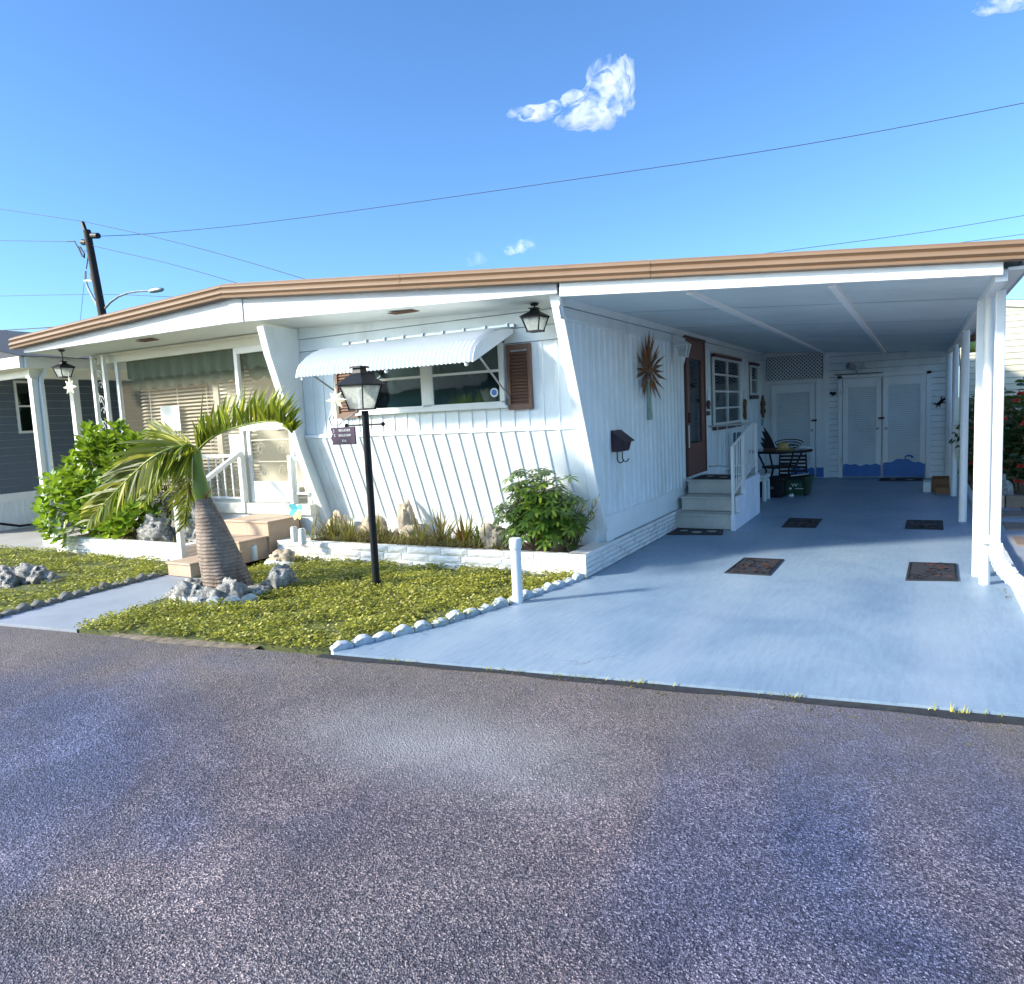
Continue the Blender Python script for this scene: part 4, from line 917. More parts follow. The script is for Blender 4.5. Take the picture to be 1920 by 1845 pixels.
# mailbox
mb_=empty('mailbox',(FX,7.1,1.0),'maroon metal mailbox with slanted lid and paper hooks on the side wall','mailbox')
y0,y1=6.96,7.24
m=MB(); m.prism([(FX+.015,y0,1.08),(FX+.10,y0,1.08),(FX+.135,y0,1.19),(FX+.015,y0,1.285)],(0,y1-y0,0)); m.build('box',M['mail'],mb_,bevel=.004)
m=MB(); m.prism([(FX+.012,y0-.01,1.298),(FX+.158,y0-.01,1.185),(FX+.158,y0-.01,1.175),(FX+.012,y0-.01,1.286)],(0,y1-y0+.02,0)); m.build('lid',M['mail'],mb_)
for yy in (7.02,7.17):
    m=MB(); m.tube([(FX+.05,yy,1.08),(FX+.05,yy,1.0),(FX+.06,yy,.975),(FX+.08,yy,.965),(FX+.105,yy,.975),(FX+.12,yy,1.0)],.006,6); m.build('paper_hook',M['black'],mb_)
# small wall ornaments
def wallorn(name,label,cy,z0,z1,shape,mat,cat='ornament'):
    r=empty(name,(FX,cy,z0),label,cat)
    m=MB(); m.cyl((FX+.02,cy,z1-.16),(FX+.02,cy,z1),.005,n=6); m.build('hanging_cord',M['metal'],r)
    m=MB(); P=[(FX+.018,cy+a,z0+b*(z1-.14-z0)) for a,b in shape]; m.prism(P,(.03,0,0)); m.build('figure',M[mat],r,bevel=.006)
    return r
wallorn('fish_ornament','dark red fish-shaped plaque on the wall between entry door and tall window',10.87,1.46,1.72,[(-.03,0),(.04,-.12),(.01,.1),(.07,.4),(.05,.8),(0,1),(-.06,.75),(-.07,.35),(-.02,.1)],'dbrown')
b=MB(); b.box(FX+.015,FX+.035,10.8,10.96,1.36,1.42); tag(b.build('wall_plate',M['dbrown']),'small dark rectangular plate on the wall under the fish plaque','plate')
wallorn('violin_ornament','slim brown violin-shaped ornament hanging on the wall right of the tall window',13.45,1.22,1.75,[(-.07,.1),(0,0),(.08,.08),(.09,.25),(.04,.42),(.07,.6),(.09,.9),(.03,.8),(0,.95),(-.04,.8),(-.07,.95),(-.06,.6),(-.03,.42),(-.08,.25)],'rustp')
r=wallorn('turtle_ornament','orange-brown turtle-like plaque hanging on the wall next to the store room lattice',15.15,1.20,1.80,[(-.04,.05),(.06,.0),(.12,.2),(.14,.5),(.10,.8),(.02,1),(-.07,.85),(-.12,.55),(-.10,.2)],'rustp')
m=MB()
for s in(-1,1):
    for z in (1.35,1.5): m.tube([(FX+.03,15.15+s*.09,z),(FX+.04,15.15+s*.2,z+.03),(FX+.04,15.15+s*.22,z-.05)],.012,5)
m.build('leg',M['rustp'],r)
m=MB()
for k in range(4): m.box(FX+.02,FX+.03,15.06+k*.05,15.09+k*.05,1.06,1.19)
m.build('tail_strip',M['verdi'],r)
# door ornaments at the store room
p=gy(1562,738,BW-.02); m=MB(); m.prism([(p.x+a,BW-.022,p.z+b) for a,b in ((-.05,.04),(-.06,.0),(-.01,-.03),(-.005,-.06),(.01,-.035),(.055,-.01),(.05,.035),(.01,.025))],(0,-.02,0)); tag(m.build('shell_ornament',M['black']),'small black shell-shaped ornament on the siding left of the double doors','ornament')
p=gy(1762,755,BW-.02); m=MB(); yy=BW-.03; m.tube([(p.x-.10,yy,p.z-.01),(p.x-.04,yy,p.z-.03),(p.x+.02,yy,p.z+.02),(p.x+.08,yy,p.z+.08)],[.006,.02,.03,.012],6)
for a,bb in ((-.06,-.08),(.0,-.07),(.09,.0),(.12,.09),(.03,.11)): m.tube([(p.x+.01,yy,p.z),(p.x+a,yy,p.z+bb)],.010,5)
tag(m.build('lizard_ornament',M['black']),'black lizard ornament on the siding right of the double doors','ornament')
# security light
sl=empty('security_light',(-.98,BW-.1,2.05),'white twin-head security light above the double doors','light')
m=MB(); m.box(-1.06,-.94,BW-.10,BW-.012,2.03,2.10); m.build('housing',M['plastic_w'],sl,bevel=.005)
for dx in (-.10,.10):
    m=MB(); m.cyl((-1+dx*.5,BW-.1,2.08),(-1+dx*1.6,BW-.20,2.12),.045,.06,16); m.build('lamp_head',M['plastic_w'] if dx>0 else M['metal'],sl,smooth=30)
m=MB(); m.tube([(-1.0,BW-.08,2.03),(-1.02,BW-.12,1.97),(-.97,BW-.14,1.95)],.018,6); m.build('sensor',M['metal'],sl)
m=MB(); m.prism([(-1.42,BW-.05,1.975),(-.55,BW-.05,1.965),(-.60,BW-.05,1.953),(-1.38,BW-.05,1.957)],(0,-.03,0)); tag(m.build('driftwood_strip',M['dbrown']),'dark thin driftwood strip lying on the frame over the double doors','ornament')

# ================================================================ MATS
def mat(name,label,P,z=0,floral=0,seed=0,group=None):
    r=empty(name,(sum(p[0] for p in P)/4,sum(p[1] for p in P)/4,z),label,'mat',group)
    m=MB(); m.prism([(x,y,z+.001) for x,y in P],(0,0,.009)); m.build('rubber_base',M['rubber'],r,bevel=.003)
    c=[V((x,y,0)) for x,y in P]; rr=random.Random(seed)
    m=MB()
    def uv(u,v): a=c[0].lerp(c[1],u); b=c[3].lerp(c[2],u); return a.lerp(b,v)
    for a,b,w in (((.05,.05),(.95,.05),.006),((.95,.05),(.95,.95),.006),((.95,.95),(.05,.95),.006),((.05,.95),(.05,.05),.006)):
        p,q=uv(*a),uv(*b); m.bar((p.x,p.y,z+.0115),(q.x,q.y,z+.0115),w,.003)
    if floral==0:
        for k in range(16):
            p=uv(rr.uniform(.12,.88),rr.uniform(.1,.9)); t=[(p.x+ .05*math.cos(q*.7+k)*(1-q*.1),p.y+.07*math.sin(q*.7+k)*(1-q*.1),z+.0115) for q in range(7)]; m.tube(t,.0035,4)
        m.build('scroll_pattern',M['black'],r)
        m=MB()
        for k in range(10):
            p=uv(rr.uniform(.15,.85),rr.uniform(.1,.9)); m.lathe((p.x,p.y,z+.009),[(.03,0),(.02,.004),(0,.005)],7)
        m.build('flower_pattern',M['dbrown'],r)
    else:
        m.build('border',M['dbrown'],r); m=MB()
        for k in range(floral):
            p=uv((k+.8)/(floral+.6),.5+.1*(-1)**k); m.lathe((p.x,p.y,z+.0095),[(.07-.02*(k==0),0),(.05,.003),(0,.004)],6)
        m.build('shell_pattern',M['coral'],r)
    return r
G='black rubber scroll mats on the driveway'
mat('floor_mat','black rubber mat nearest on the left side of the driveway',[(-1.51,6.54),(-1.12,6.55),(-1.11,7.27),(-1.48,7.25)],seed=1,group=G)
mat('floor_mat','black rubber mat nearest on the right, beside the front carport posts',[(-.08,6.68),(.30,6.77),(.31,7.47),(-.06,7.43)],seed=2,group=G)
mat('floor_mat','black rubber mat farther in, next to the foot of the entry steps',[(-1.43,9.19),(-1.05,9.23),(-1.05,9.92),(-1.45,9.94)],seed=3,group=G)
mat('floor_mat','black rubber mat farther in on the right, near the second carport post',[(-.12,9.35),(.26,9.36),(.27,10.04),(-.11,10.01)],seed=4,group=G)
mat('door_mat','dark red-edged shell mat on the ground at the foot of the entry steps',[(-2.60,8.38),(-1.97,8.50),(-2.04,8.84),(-2.60,8.84)],floral=3)
mat('door_mat','dark mat on the top landing in front of the brown entry door',[(-2.62,9.64),(-2.08,9.60),(-2.08,10.1),(-2.62,10.1)],z=.541,floral=2)
mat('door_mat','narrow dark mat in front of the white double doors',[(-.62,14.75),(.10,14.75),(.08,15.2),(-.60,15.2)],floral=2)
# ================================================================ CARPORT FURNITURE
tb=empty('patio_table',(-2.1,13.0,0),'black patio table with glass top in the back left of the carport','table')
m=MB(); m.lathe((-2.05,13.1,.66),[(.50,0),(.52,.012),(.52,.03),(.50,.036)],28); m.build('table_top',M['black'],tb,smooth=30)
m=MB(); m.lathe((-2.05,13.1,.697),[(.47,0),(.47,.006)],28); m.build('glass_top',M['glassd'],tb)
for a in (.6,2.2,3.8,5.4):
    m=MB(); m.tube([(-2.05+.40*math.cos(a),13.1+.40*math.sin(a),.66),(-2.05+.25*math.cos(a),13.1+.25*math.sin(a),.35),(-2.05+.42*math.cos(a),13.1+.42*math.sin(a),0)],.016,6); m.build('leg',M['black'],tb)
m=MB(); m.lathe((-2.05,13.1,.40),[(.30,0),(.30,.02)],16); m.build('lower_shelf',M['black'],tb)
ch=empty('patio_chair',(-1.85,12.75,0),'black slatted patio chair folded against the glass table','chair')
m=MB(); 
for k in range(6): m.box(-1.98,-1.58,12.62+.012*k,12.64+.012*k,.30+k*.06,.335+k*.06)
m.build('backrest',M['black'],ch)
m=MB(); m.box(-2.0,-1.56,12.3,12.62,.27,.30); m.build('seat',M['black'],ch,bevel=.01)
for x in (-2.0,-1.56):
    for y in (12.32,12.64): MB().bar((x,y,.0),(x+(.02 if x<-1.8 else -.02),y,.66 if y>12.5 else .28),.022,.022).build('leg',M['black'],ch)
fs=empty('fish_sculpture',(-2.27,12.9,.70),'black jagged metal fin sculpture leaning on the patio table','sculpture')
m=MB(); P=[gy(px,py,12.95) for px,py in ((1431,800),(1440,812),(1447,824),(1455,843),(1450,850),(1438,850),(1430,838),(1425,829),(1432,831),(1426,820),(1434,824),(1428,808),(1434,811))]
m.prism([(p.x,p.y,p.z) for p in P],(0,.04,0)); m.build('fin',M['black'],fs)
P=[gy(px,py,12.95) for px,py in ((1433,851),(1458,851))]; m=MB(); m.box(P[0].x,P[1].x,12.85,13.05,.703,.74); m.build('base',M['dbrown'],fs)
hat=MB(); hat.lathe((-1.98,13.0,.705),[(.17,0),(.18,.012),(.10,.03),(.09,.09),(.06,.12),(0,.125)],20); tag(hat.build('straw_hat',M['straw'],smooth=50),'yellow straw hat lying on the patio table','hat')
m=MB()
for k,(r,z) in enumerate(((.16,.74),(.19,.78),(.22,.82))):
    m.tube([(-1.90+r*math.cos(t)*1.0,13.05+r*math.sin(t)*.4,z+.05*math.sin(t*1.0)) for t in [q*.42 for q in range(0,14)]],.009,6)
tag(m.build('coiled_cable',M['black'],smooth=60),'loops of black cable around the straw hat on the table','cable')
m=MB(); m.rock((-1.68,13.0,.73),.07,.06,.03,5,.2,2); m.rock((-1.60,12.98,.725),.04,.04,.025,6,.2,2); tag(m.build('white_cloth',M['label_w'],smooth=60),'crumpled white cloth on the right edge of the patio table','cloth')
bn=empty('plastic_stool',(-2.2,11.8,0),'low white plastic stool standing against the wall behind the entry railing','stool')
m=MB(); m.box(-2.58,-2.02,11.62,12.0,.35,.40); m.box(-2.56,-2.04,11.64,11.98,.30,.35); m.build('seat',M['plastic_w'],bn,bevel=.012)
for x in (-2.54,-2.06):
    for y in (11.66,11.96): MB().cyl((x,y,0),(x,y,.31),.034,.03,12).build('leg',M['plastic_w'],bn,smooth=30)
m=MB(); m.box(-2.60,-2.50,12.05,12.2,0,1.05); tag(m.build('folded_board',M['bluegr'],bevel=.004),'tall narrow blue-grey board leaning against the side wall behind the railing','board')
bx=empty('black_crate',(-2.15,12.2,0),'black storage crate with small white lettering under the patio table','crate')
m=MB(); m.box(-2.42,-1.86,12.12,12.55,0,.30); m.box(-2.44,-1.84,12.10,12.57,.26,.31); m.build('crate_body',M['black'],bx,bevel=.01)
text('Suffix','lettering',.075,(-2.08,12.112,.16),RX,M['metal'],bx)
rb=empty('recycling_bin',(-1.7,12.6,0),'dark green recycling bin with a white and teal printed logo beside the crate','bin')
m=MB(); a,b_=(-1.86,-1.50),(12.42,12.8)
m.add([(-1.86,12.45,0),(-1.53,12.45,0),(-1.53,12.8,0),(-1.86,12.8,0),(-1.89,12.42,.29),(-1.49,12.42,.29),(-1.49,12.84,.29),(-1.89,12.84,.29)],[(0,3,2,1),(0,1,5,4),(1,2,6,5),(2,3,7,6),(3,0,4,7)])
m.box(-1.905,-1.475,12.405,12.43,.27,.30); m.box(-1.905,-1.475,12.83,12.85,.27,.30); m.box(-1.905,-1.885,12.43,12.83,.27,.30); m.box(-1.495,-1.475,12.43,12.83,.27,.30)
m.build('bin_body',M['bin'],rb)
text('W','logo',.085,(-1.73,12.428,.165),RX,M['label_w'],rb,sx=1.1); text('M','logo',.085,(-1.655,12.428,.165),RX,M['teal'],rb,sx=1.0)
m=MB(); m.box(-1.72,-1.57,12.422,12.43,.108,.118); m.lathe((-1.79,12.425,.112),[(.02,0),(.0,.004)],8,Matrix.Rotation(math.pi/2,3,'X')); m.build('print_line',M['label_w'],rb)
m=MB(); m.prism([(-1.80,12.5,.30),(-1.54,12.55,.33),(-1.54,12.7,.34),(-1.80,12.65,.31)],(0,0,.006)); tag(m.build('paper_sheet',M['label_w']),'white sheet of paper lying on top of the green bin','paper')
m=MB(); m.rock((-1.74,12.2,.025),.04,.03,.03,8,.25,2); tag(m.build('paper_scrap',M['label_w'],smooth=50),'small crumpled pale scrap on the floor before the green bin','paper')
for (x0,x1,y0,y1,h,mt,lab) in ((.20,.43,13.15,13.45,.20,'card','open brown cardboard box at the right edge of the carport floor'),(.24,.42,12.80,13.10,.10,'card','low tan cardboard tray in front of the brown box by the post'),(.08,.18,13.05,13.35,.15,'plastic_w','small grey box left of the cardboard box')):
    m=MB(); t=.008
    m.box(x0,x1,y0,y0+t,0,h); m.box(x0,x1,y1-t,y1,0,h); m.box(x0,x0+t,y0+t,y1-t,0,h); m.box(x1-t,x1,y0+t,y1-t,0,h); m.box(x0+t,x1-t,y0+t,y1-t,.002,.01)
    m.add([(x0,y0,h),(x1,y0,h),(x1,y0-.06,h+.05),(x0,y0-.06,h+.05)],[(0,1,2,3)])
    tag(m.build('open_box',M[mt]),lab,'box')
# ================================================================ RIGHT EDGE: downspout, curb, buoys, bed
ds=empty('downspout',(.6,6.6,0),'white downspout running down beside the front carport post and along the ground','downspout')
m=MB(); m.box(.475,.537,6.33,6.39,.36,2.22); m.build('pipe',M['pvc'],ds,bevel=.008)
m=MB()
pth=[(.506,6.36,.37),(.508,6.35,.31),(.525,6.33,.26),(.555,6.29,.215),(.60,6.24,.17)]
for i,(a,b) in enumerate(zip(pth,pth[1:])):
    m.bar(a,b,.078,.078,up=(1,0,0))
for k in range(9):
    t=k/8*3.999; i=int(t); a=V(pth[i]).lerp(V(pth[i+1]),t-i); d=(V(pth[i+1])-V(pth[i])).normalized(); m.bar(a-d*.004,a+d*.004,.088,.088,up=(1,0,0))
m.build('elbow',M['pvc'],ds)
m=MB(); m.bar((.59,6.25,.18),(.78,5.98,.045),.085,.075); m.build('ground_pipe',M['pvc'],ds,bevel=.01)
m=MB(); m.box(.43,.55,6.672,6.700,.33,.40); m.box(.535,.55,6.32,6.672,.33,.40); m.build('strap',M['winwhite'],ds,bevel=.003)
m=MB(); 
for k in range(30):
    y=4.7+k*.36; m.box(.64,.715,y+.004,y+.35,-.04,.055+rnd.uniform(-.004,.004))
tag(m.build('curb',M['edge'],loc=(.68,9,0)),kind='structure')
for i,(px,py,ry,rz,mt,lab) in enumerate(((1866,605,.09,.17,'gourdg','long yellow-green buoy hanging between the front post and the downspout'),(1828,628,.13,.16,'gourdb','brown shell buoy hanging between the first two carport posts'),(1818,652,.14,.13,'gourdg','round yellow-green buoy hanging right of the second carport post'),(1799,662,.10,.14,'gourdb','small brown buoy hanging near the third carport post'),(1861,622,.07,.09,'label_w','small white and yellow buoy hanging below the long one by the front post'))):
    p=gx(px,py,.70); r=empty('hanging_buoy',(p.x,p.y,p.z),lab,'buoy','buoys hanging outside the carport')
    m=MB(); m.rock((p.x,p.y,p.z),ry*.8,ry,rz,20+i,.08,3,.2); m.build('float',M[mt],r,smooth=60)
    m=MB(); m.cyl((p.x,p.y,p.z+rz*.8),(p.x-.05,p.y,2.34),.006,n=6); m.build('rope',M['wire'],r)
# dark hanging plants at the back post
def leafblade(m,p,d,l,w,droop=.3,seg=3,up=V((0,0,1)),fold=0):
    d=V(d).normalized(); s=d.cross(up)
    s=s.normalized() if s.length>.01 else V((1,0,0)); vs=[];pos=V(p); 
    for i in range(seg+1):
        t=i/seg; ww=w*math.sin(math.pi*min(1,.12+.88*t))**.8 if i<seg else 0.0005
        vs+=[pos-s*ww/2,pos+s*ww/2]; d=(d+V((0,0,-droop/seg))).normalized(); pos=pos+d*l/seg
    m.add(vs,[(2*i,2*i+1,2*i+3,2*i+2) for i in range(seg)])
def rdir(r,zmin=-.3,zmax=1):
    a=r.uniform(0,6.283); z=r.uniform(zmin,zmax); k=math.sqrt(max(0,1-z*z)); return V((k*math.cos(a),k*math.sin(a),z))
hp=empty('hanging_plant',(.62,12.4,1.0),'dark trailing plant hanging on the third carport post','plant')
m=MB(); r=random.Random(5)
for k in range(160):
    c=V((.60+r.gauss(0,.06),12.35+r.gauss(0,.1),1.15-r.random()*.55)); leafblade(m,c,rdir(r,-.8,.5),.10,.045,.5,3)
m.build('foliage',M['leaf_ixora'],hp)
m=MB(); m.cyl((.58,12.35,1.15),(.50,12.4,2.2),.005,n=5); m.build('hanger',M['wire'],hp)
# ================================================================ PALM
pt=empty('palm_tree',(-5.5,4.5,0),'young palm with a fat grey ringed trunk and arching fronds on the front lawn','palm')
c0,c1=V((-5.50,4.5,0)),V((-5.775,4.5,.88))
prof=[(-.03,.195),(.03,.21),(.10,.208),(.22,.198),(.35,.182),(.48,.160),(.60,.135),(.70,.112),(.78,.090),(.84,.076),(.88,.070)]
m=MB(); vs=[]; N=40
for k,(z,rr) in enumerate(prof):
    t=(z/.88); c=c0.lerp(c1,max(0,t)**.9)+V((0,0,0)); 
    for i in range(N):
        a=6.2832*i/N; q=rr*(1+.03*mn.noise(V((math.cos(a)*2,math.sin(a)*2,z*6)))); vs.append((c.x+q*math.cos(a),c.y+q*math.sin(a),z))
m.add(vs,[(k*N+i,k*N+(i+1)%N,(k+1)*N+(i+1)%N,(k+1)*N+i) for k in range(len(prof)-1) for i in range(N)])
m.build('trunk',M['trunk'],pt,smooth=60)
m=MB(); m.tube([(-5.775,4.5,.86),(-5.785,4.5,.93),(-5.80,4.5,1.03),(-5.81,4.5,1.15),(-5.80,4.5,1.25),(-5.79,4.5,1.33)],[.072,.085,.066,.052,.042,.028],18); m.build('crownshaft',M['green_shaft'],pt,smooth=60)
def bez(P,n):
    out=[]
    P=[V(p) for p in P]; m_=len(P)-1
    for i in range(n+1):
        t=i/n*m_; k=min(int(t),m_-1); u=t-k
        p0=P[max(k-1,0)];p1=P[k];p2=P[k+1];p3=P[min(k+2,m_)]
        out.append(.5*((2*p1)+(p2-p0)*u+(2*p0-5*p1+4*p2-p3)*u*u+(3*p1-p0-3*p2+p3)*u*u*u))
    return out
def frond(P,la,lb,La,Lb,n=52,seed=1,w=.020,droop=.35,t0=.1):
    """rachis through P; leaflet directions la / lb (world) with max lengths La / Lb"""
    r=random.Random(seed); pts=bez(P,40); 
    m=MB(); m.tube(pts,[.015-.011*i/40 for i in range(41)],6); R=m.build('frond',M['green_shaft'],pt,smooth=60)
    m=MB()
    for i in range(n):
        t=t0+(1-t0)*i/(n-1); f=t*40; k=min(int(f),39); p=pts[k].lerp(pts[k+1],f-k); tan=(pts[k+1]-pts[k]).normalized()
        env=math.sin(math.pi*(min(1,(.22+.78*((t-t0)/(1-t0)))**.9)))**.55 if t<.98 else .35
        env=max(env,.35)
        for s,l0,L in ((0,la,La),(1,lb,Lb)):
            if L<=0: continue
            d=(V(l0)+tan*r.uniform(.40,.62)+V((r.gauss(0,.07),r.gauss(0,.20),r.gauss(0,.07)))).normalized()
            nn=tan.cross(d); l=L*env*r.uniform(.85,1.12)
            leafblade(m,p,d,l,w*r.uniform(.9,1.3),droop*r.uniform(.7,1.8),5,up=nn.normalized() if r.random()<.0 else V((r.gauss(0,.5),-1,r.gauss(0,.5))))
    m.build('leaflets',M['leaf_palm'],R)
Y=4.5
f1=[gy(370,852,Y),gy(377,838,Y),gy(408,814,Y-.05),gy(455,798,Y-.10),gy(505,790,Y-.15),gy(530,795,Y-.16),gy(547,812,Y-.17)]
frond(f1,(-.10,.30,1),(.15,-.5,.9),.37,.34,104,1,.022,.20,.08)
f2=[gy(368,856,Y),gy(345,838,Y-.1),gy(318,842,Y-.2),gy(280,862,Y-.3),gy(233,905,Y-.35),gy(195,945,Y-.38),gy(168,975,Y-.38)]
frond(f2,(-1,.0,.30),(.15,-.1,-.9),.60,.34,150,2,.024,.38,.05)
f3=[gy(366,850,Y),gy(352,846,Y+.1),gy(350,880,Y+.2),gy(352,930,Y+.25),gy(345,985,Y+.26)]
frond(f3,(-1,-.1,-.05),(.2,.3,-.6),.42,.18,96,3,.018,.35,.05)
f4=[gy(370,850,Y),gy(350,835,Y+.08),gy(325,818,Y+.2),gy(300,812,Y+.32),(gy(280,822,Y+.4))]
frond(f4,(-.55,.1,.8),(-.3,-.6,.1),.34,.26,44,4,.018,.3,.10)
f5=[gy(372,848,Y),gy(360,836,Y-.12),gy(345,836,Y-.25),gy(330,852,Y-.34)]
frond(f5,(-.3,-.4,-.4),(.4,-.3,-.3),.17,.14,22,5,.024,.5,.2)
f6=[gy(368,852,Y),gy(352,848,Y+.05),gy(318,866,Y+.1),gy(290,900,Y+.12),gy(272,945,Y+.12)]
frond(f6,(-.9,.1,.2),(.2,.1,-.9),.34,.22,60,6,.022,.4,.12)
m=MB(); a=gy(371,838,Y); b=gy(381,725,Y); m.tube([a,a.lerp(b,.5)+V((.006,0,0)),b],[.012,.009,.002],6); m.build('spear_leaf',M['green_shaft'],pt,smooth=60)
for s,(px,py) in enumerate(((398,915),(352,905))):
    a=gy(383 if s==0 else 372,938,Y); b=gy(px,py,Y-.05); m=MB(); m.tube([a,a.lerp(b,.6)+V((0,-.03,-.01)),b],[.014,.010,.002],6); m.build('leaf_stub',M['rustp'],pt)
# ================================================================ ROCKS
def rocks(name,lst,matn,labels,group):
    for i,((x,y,z,rx,ry,rz),lab) in enumerate(zip(lst,labels)):
        m=MB(); m.rock((x,y,z),rx,ry,rz,i*3.7+len(name),.34,4,1.2)
        tag(m.build(name,M[matn],smooth=75),lab,'rock',group)
g='coral rocks ringed around the palm trunk'
L=[(-5.92,4.42,.03,.13,.10,.08),(-5.76,4.20,.03,.14,.10,.09),(-5.56,4.12,.05,.15,.10,.12),(-5.34,4.14,.04,.13,.10,.08),(-5.24,4.28,.06,.13,.10,.13),(-5.15,4.50,.03,.11,.10,.06),(-5.13,4.72,.06,.13,.10,.15),(-5.20,4.86,.06,.10,.10,.12),(-5.95,4.62,.03,.10,.09,.08)]
rocks('coral_rock',L,'coral',['flat grey coral rock at the left of the palm foot','grey coral rock at the front left of the palm foot','large white coral rock directly in front of the palm foot','low pale coral rock at the front of the palm foot, right of the largest','white lumpy coral rock at the front right of the palm foot','small flat rock at the right end of the palm ring','tall blue-grey coral rock standing right of the palm trunk','dark small rock close behind the right of the palm trunk','small rock behind the left of the palm trunk'],g)
# scalloped ring segments
ring=empty('ring_edging',(-5.5,4.4,0),'low curved concrete edging ring in front of the palm','edging')
m=MB()
for k in range(9):
    a=math.pi*(1.02+k*.098); a2=a+.26; 
    P=[(-5.48+.52*math.cos(t)*1.05,4.42+.40*math.sin(t)*1.0,0) for t in (a+.02,a+.07,a+.13,a+.19,a+.245)]
    for p,q,h1,h2 in zip(P,P[1:],(.05,.075,.085,.075),(.075,.085,.075,.05)): m.prism([(p[0],p[1],-.02),(q[0],q[1],-.02),(q[0],q[1],h2),(p[0],p[1],h1)],(0,.05,0))
m.build('edging_curve',M['edge'],ring)
L=[(-8.55,4.12,.03,.18,.12,.10),(-8.30,3.98,.03,.16,.10,.09),(-8.12,4.16,.05,.18,.12,.12),(-7.95,4.22,.02,.14,.10,.07),(-8.22,3.92,.01,.16,.08,.06)]
rocks('coral_rock',L,'coral',['dark coral rock cut by the left picture edge in the left lawn','grey coral rock second from the left in the left lawn pile','pale coral rock topmost in the left lawn pile','flat coral rock at the right end of the left lawn pile','low grey coral rock in front of the left lawn pile'],'coral rocks piled in the left lawn')
L=[(-5.42,6.46,.20,.20,.11,.20),(-5.0,6.55,.26,.12,.08,.32),(-4.85,6.42,.20,.18,.11,.14),(-6.0,6.50,.20,.15,.10,.24),(-3.72,6.25,.24,.13,.11,.18)]
rocks('tan_rock',L,'tanrock',['broad tan rock in the long planter left of the lamp post','tall pointed tan rock standing behind the lamp post in the planter','low wide tan rock in the planter right of the lamp post','dark brown rock at the left end of the long planter','pale tan rock in the planter at the left foot of the green leafy shrub'],'rocks in the long planter')
L=[(-8.25,5.72,.22,.26,.16,.22),(-7.95,5.95,.30,.22,.14,.26),(-7.62,5.75,.20,.16,.13,.14)]
rocks('coral_rock',L,'coral',['large grey-white coral rock between the glossy bush and the palm','blue-grey boulder behind the large coral rock by the porch','pale lumpy coral rock low in the left planter beside the palm fronds'],'rocks in the left planter')
L=[(-6.05,5.66,.05,.15,.12,.10)]
rocks('tan_rock',L,'tanrock',['single rounded tan rock lying before the left end of the long planter'],'rocks in the long planter')
m=MB(); m.rock((-6.0,5.58,.01),.22,.13,.05,4,.2,3); tag(m.build('flat_stone',M['edge'],smooth=70),'flat pale stone under the rounded tan rock by the steps','stone')
# white cylinders
for i,(px,py0,z0,lab) in enumerate(((477,1050,.012,'white cylinder light standing in the lawn at the tiled steps'),(553,1016,.206,'left of the two white cylinder lights on the end of the long planter'),(568,1020,.206,'right of the two white cylinder lights on the end of the long planter'))):
    p=gz(px,py0,z0); r=empty('cylinder_light',(p.x,p.y,z0),lab,'garden light','white cylinder garden lights')
    m=MB(); m.lathe((p.x,p.y,z0),[(.040,0),(.040,.15),(.036,.165)],20); m.build('tube',M['pvc'],r,smooth=30)
    m=MB(); m.lathe((p.x,p.y,z0+.165),[(.034,0),(.03,.008),(.0,.01)],16); m.build('cap',M['metal'],r)
# pvc pipe stub
pp=empty('cleanout_pipe',(-2.80,5.04,0),'upright white plastic pipe with cap at the edge of the front lawn','pipe')
m=MB(); m.cyl((-2.80,5.04,-.02),(-2.80,5.04,.46),.042,n=24); m.build('pipe',M['pvc'],pp,smooth=30)
m=MB(); m.lathe((-2.80,5.04,.44),[(.046,0),(.050,.01),(.050,.07),(.044,.085),(0,.088)],24); m.build('cap',M['pvc'],pp,smooth=40)
# edging stones
def edging(path, n, label, group, mt='edge'):
    L=[0]; 
    for a,b in zip(path,path[1:]): L.append(L[-1]+math.dist(a,b))
    def at(s):
        for i in range(len(path)-1):
            if s<=L[i+1] or i==len(path)-2:
                t=(s-L[i])/(L[i+1]-L[i]); return (path[i][0]+(path[i+1][0]-path[i][0])*t,path[i][1]+(path[i+1][1]-path[i][1])*t)
    w=L[-1]/n; first=None; js=random.Random(n)
    for k in range(n):
        a=at(k*w+.006); b=at((k+1)*w-.006); d=V((b[0]-a[0],b[1]-a[1],0)).normalized(); nn=V((-d.y,d.x,0)); m=MB()
        jo=js.uniform(-.008,.008); jt=js.uniform(-.02,.02); h=[.022,.038,.050,.054,.050,.038,.022]; jr=random.Random(k*13+n); N=6; wd=(math.dist(a,b))
        vs=[]
        for i in range(N+1):
            t=i/N; q=V((a[0]+(b[0]-a[0])*t,a[1]+(b[1]-a[1])*t,0))+nn*(jo+jt*(t-.5)); bulge=.006*math.sin(math.pi*t)+jr.uniform(-.004,.004)
            hh=h[i]*(1+.22*math.sin(k*2.3)+jr.uniform(-.12,.12)); vs+=[q-nn*(.034+bulge)+V((0,0,-.03)),q-nn*(.030+bulge)+V((0,0,hh*.75)),q-nn*.012+V((0,0,hh)),q+nn*.014+V((0,0,hh)),q+nn*(.034+bulge)+V((0,0,hh*.7)),q+nn*.036+V((0,0,-.03))]
        f=[(i*6+j,(i+1)*6+j,(i+1)*6+j+1,i*6+j+1) for i in range(N) for j in range(5)]+[(0,1,2,3,4,5),tuple(N*6+j for j in range(5,-1,-1))]
        m.add([tuple(v) for v in vs],f)
        tag(m.build('edging_stone',M[mt],smooth=50),label,'edging stone',group)
edging([(-3.40,3.53),(-3.07,4.28),(-2.87,4.98)],10,'white scalloped edging stone between the front lawn and the blue driveway','scalloped stones along the driveway')
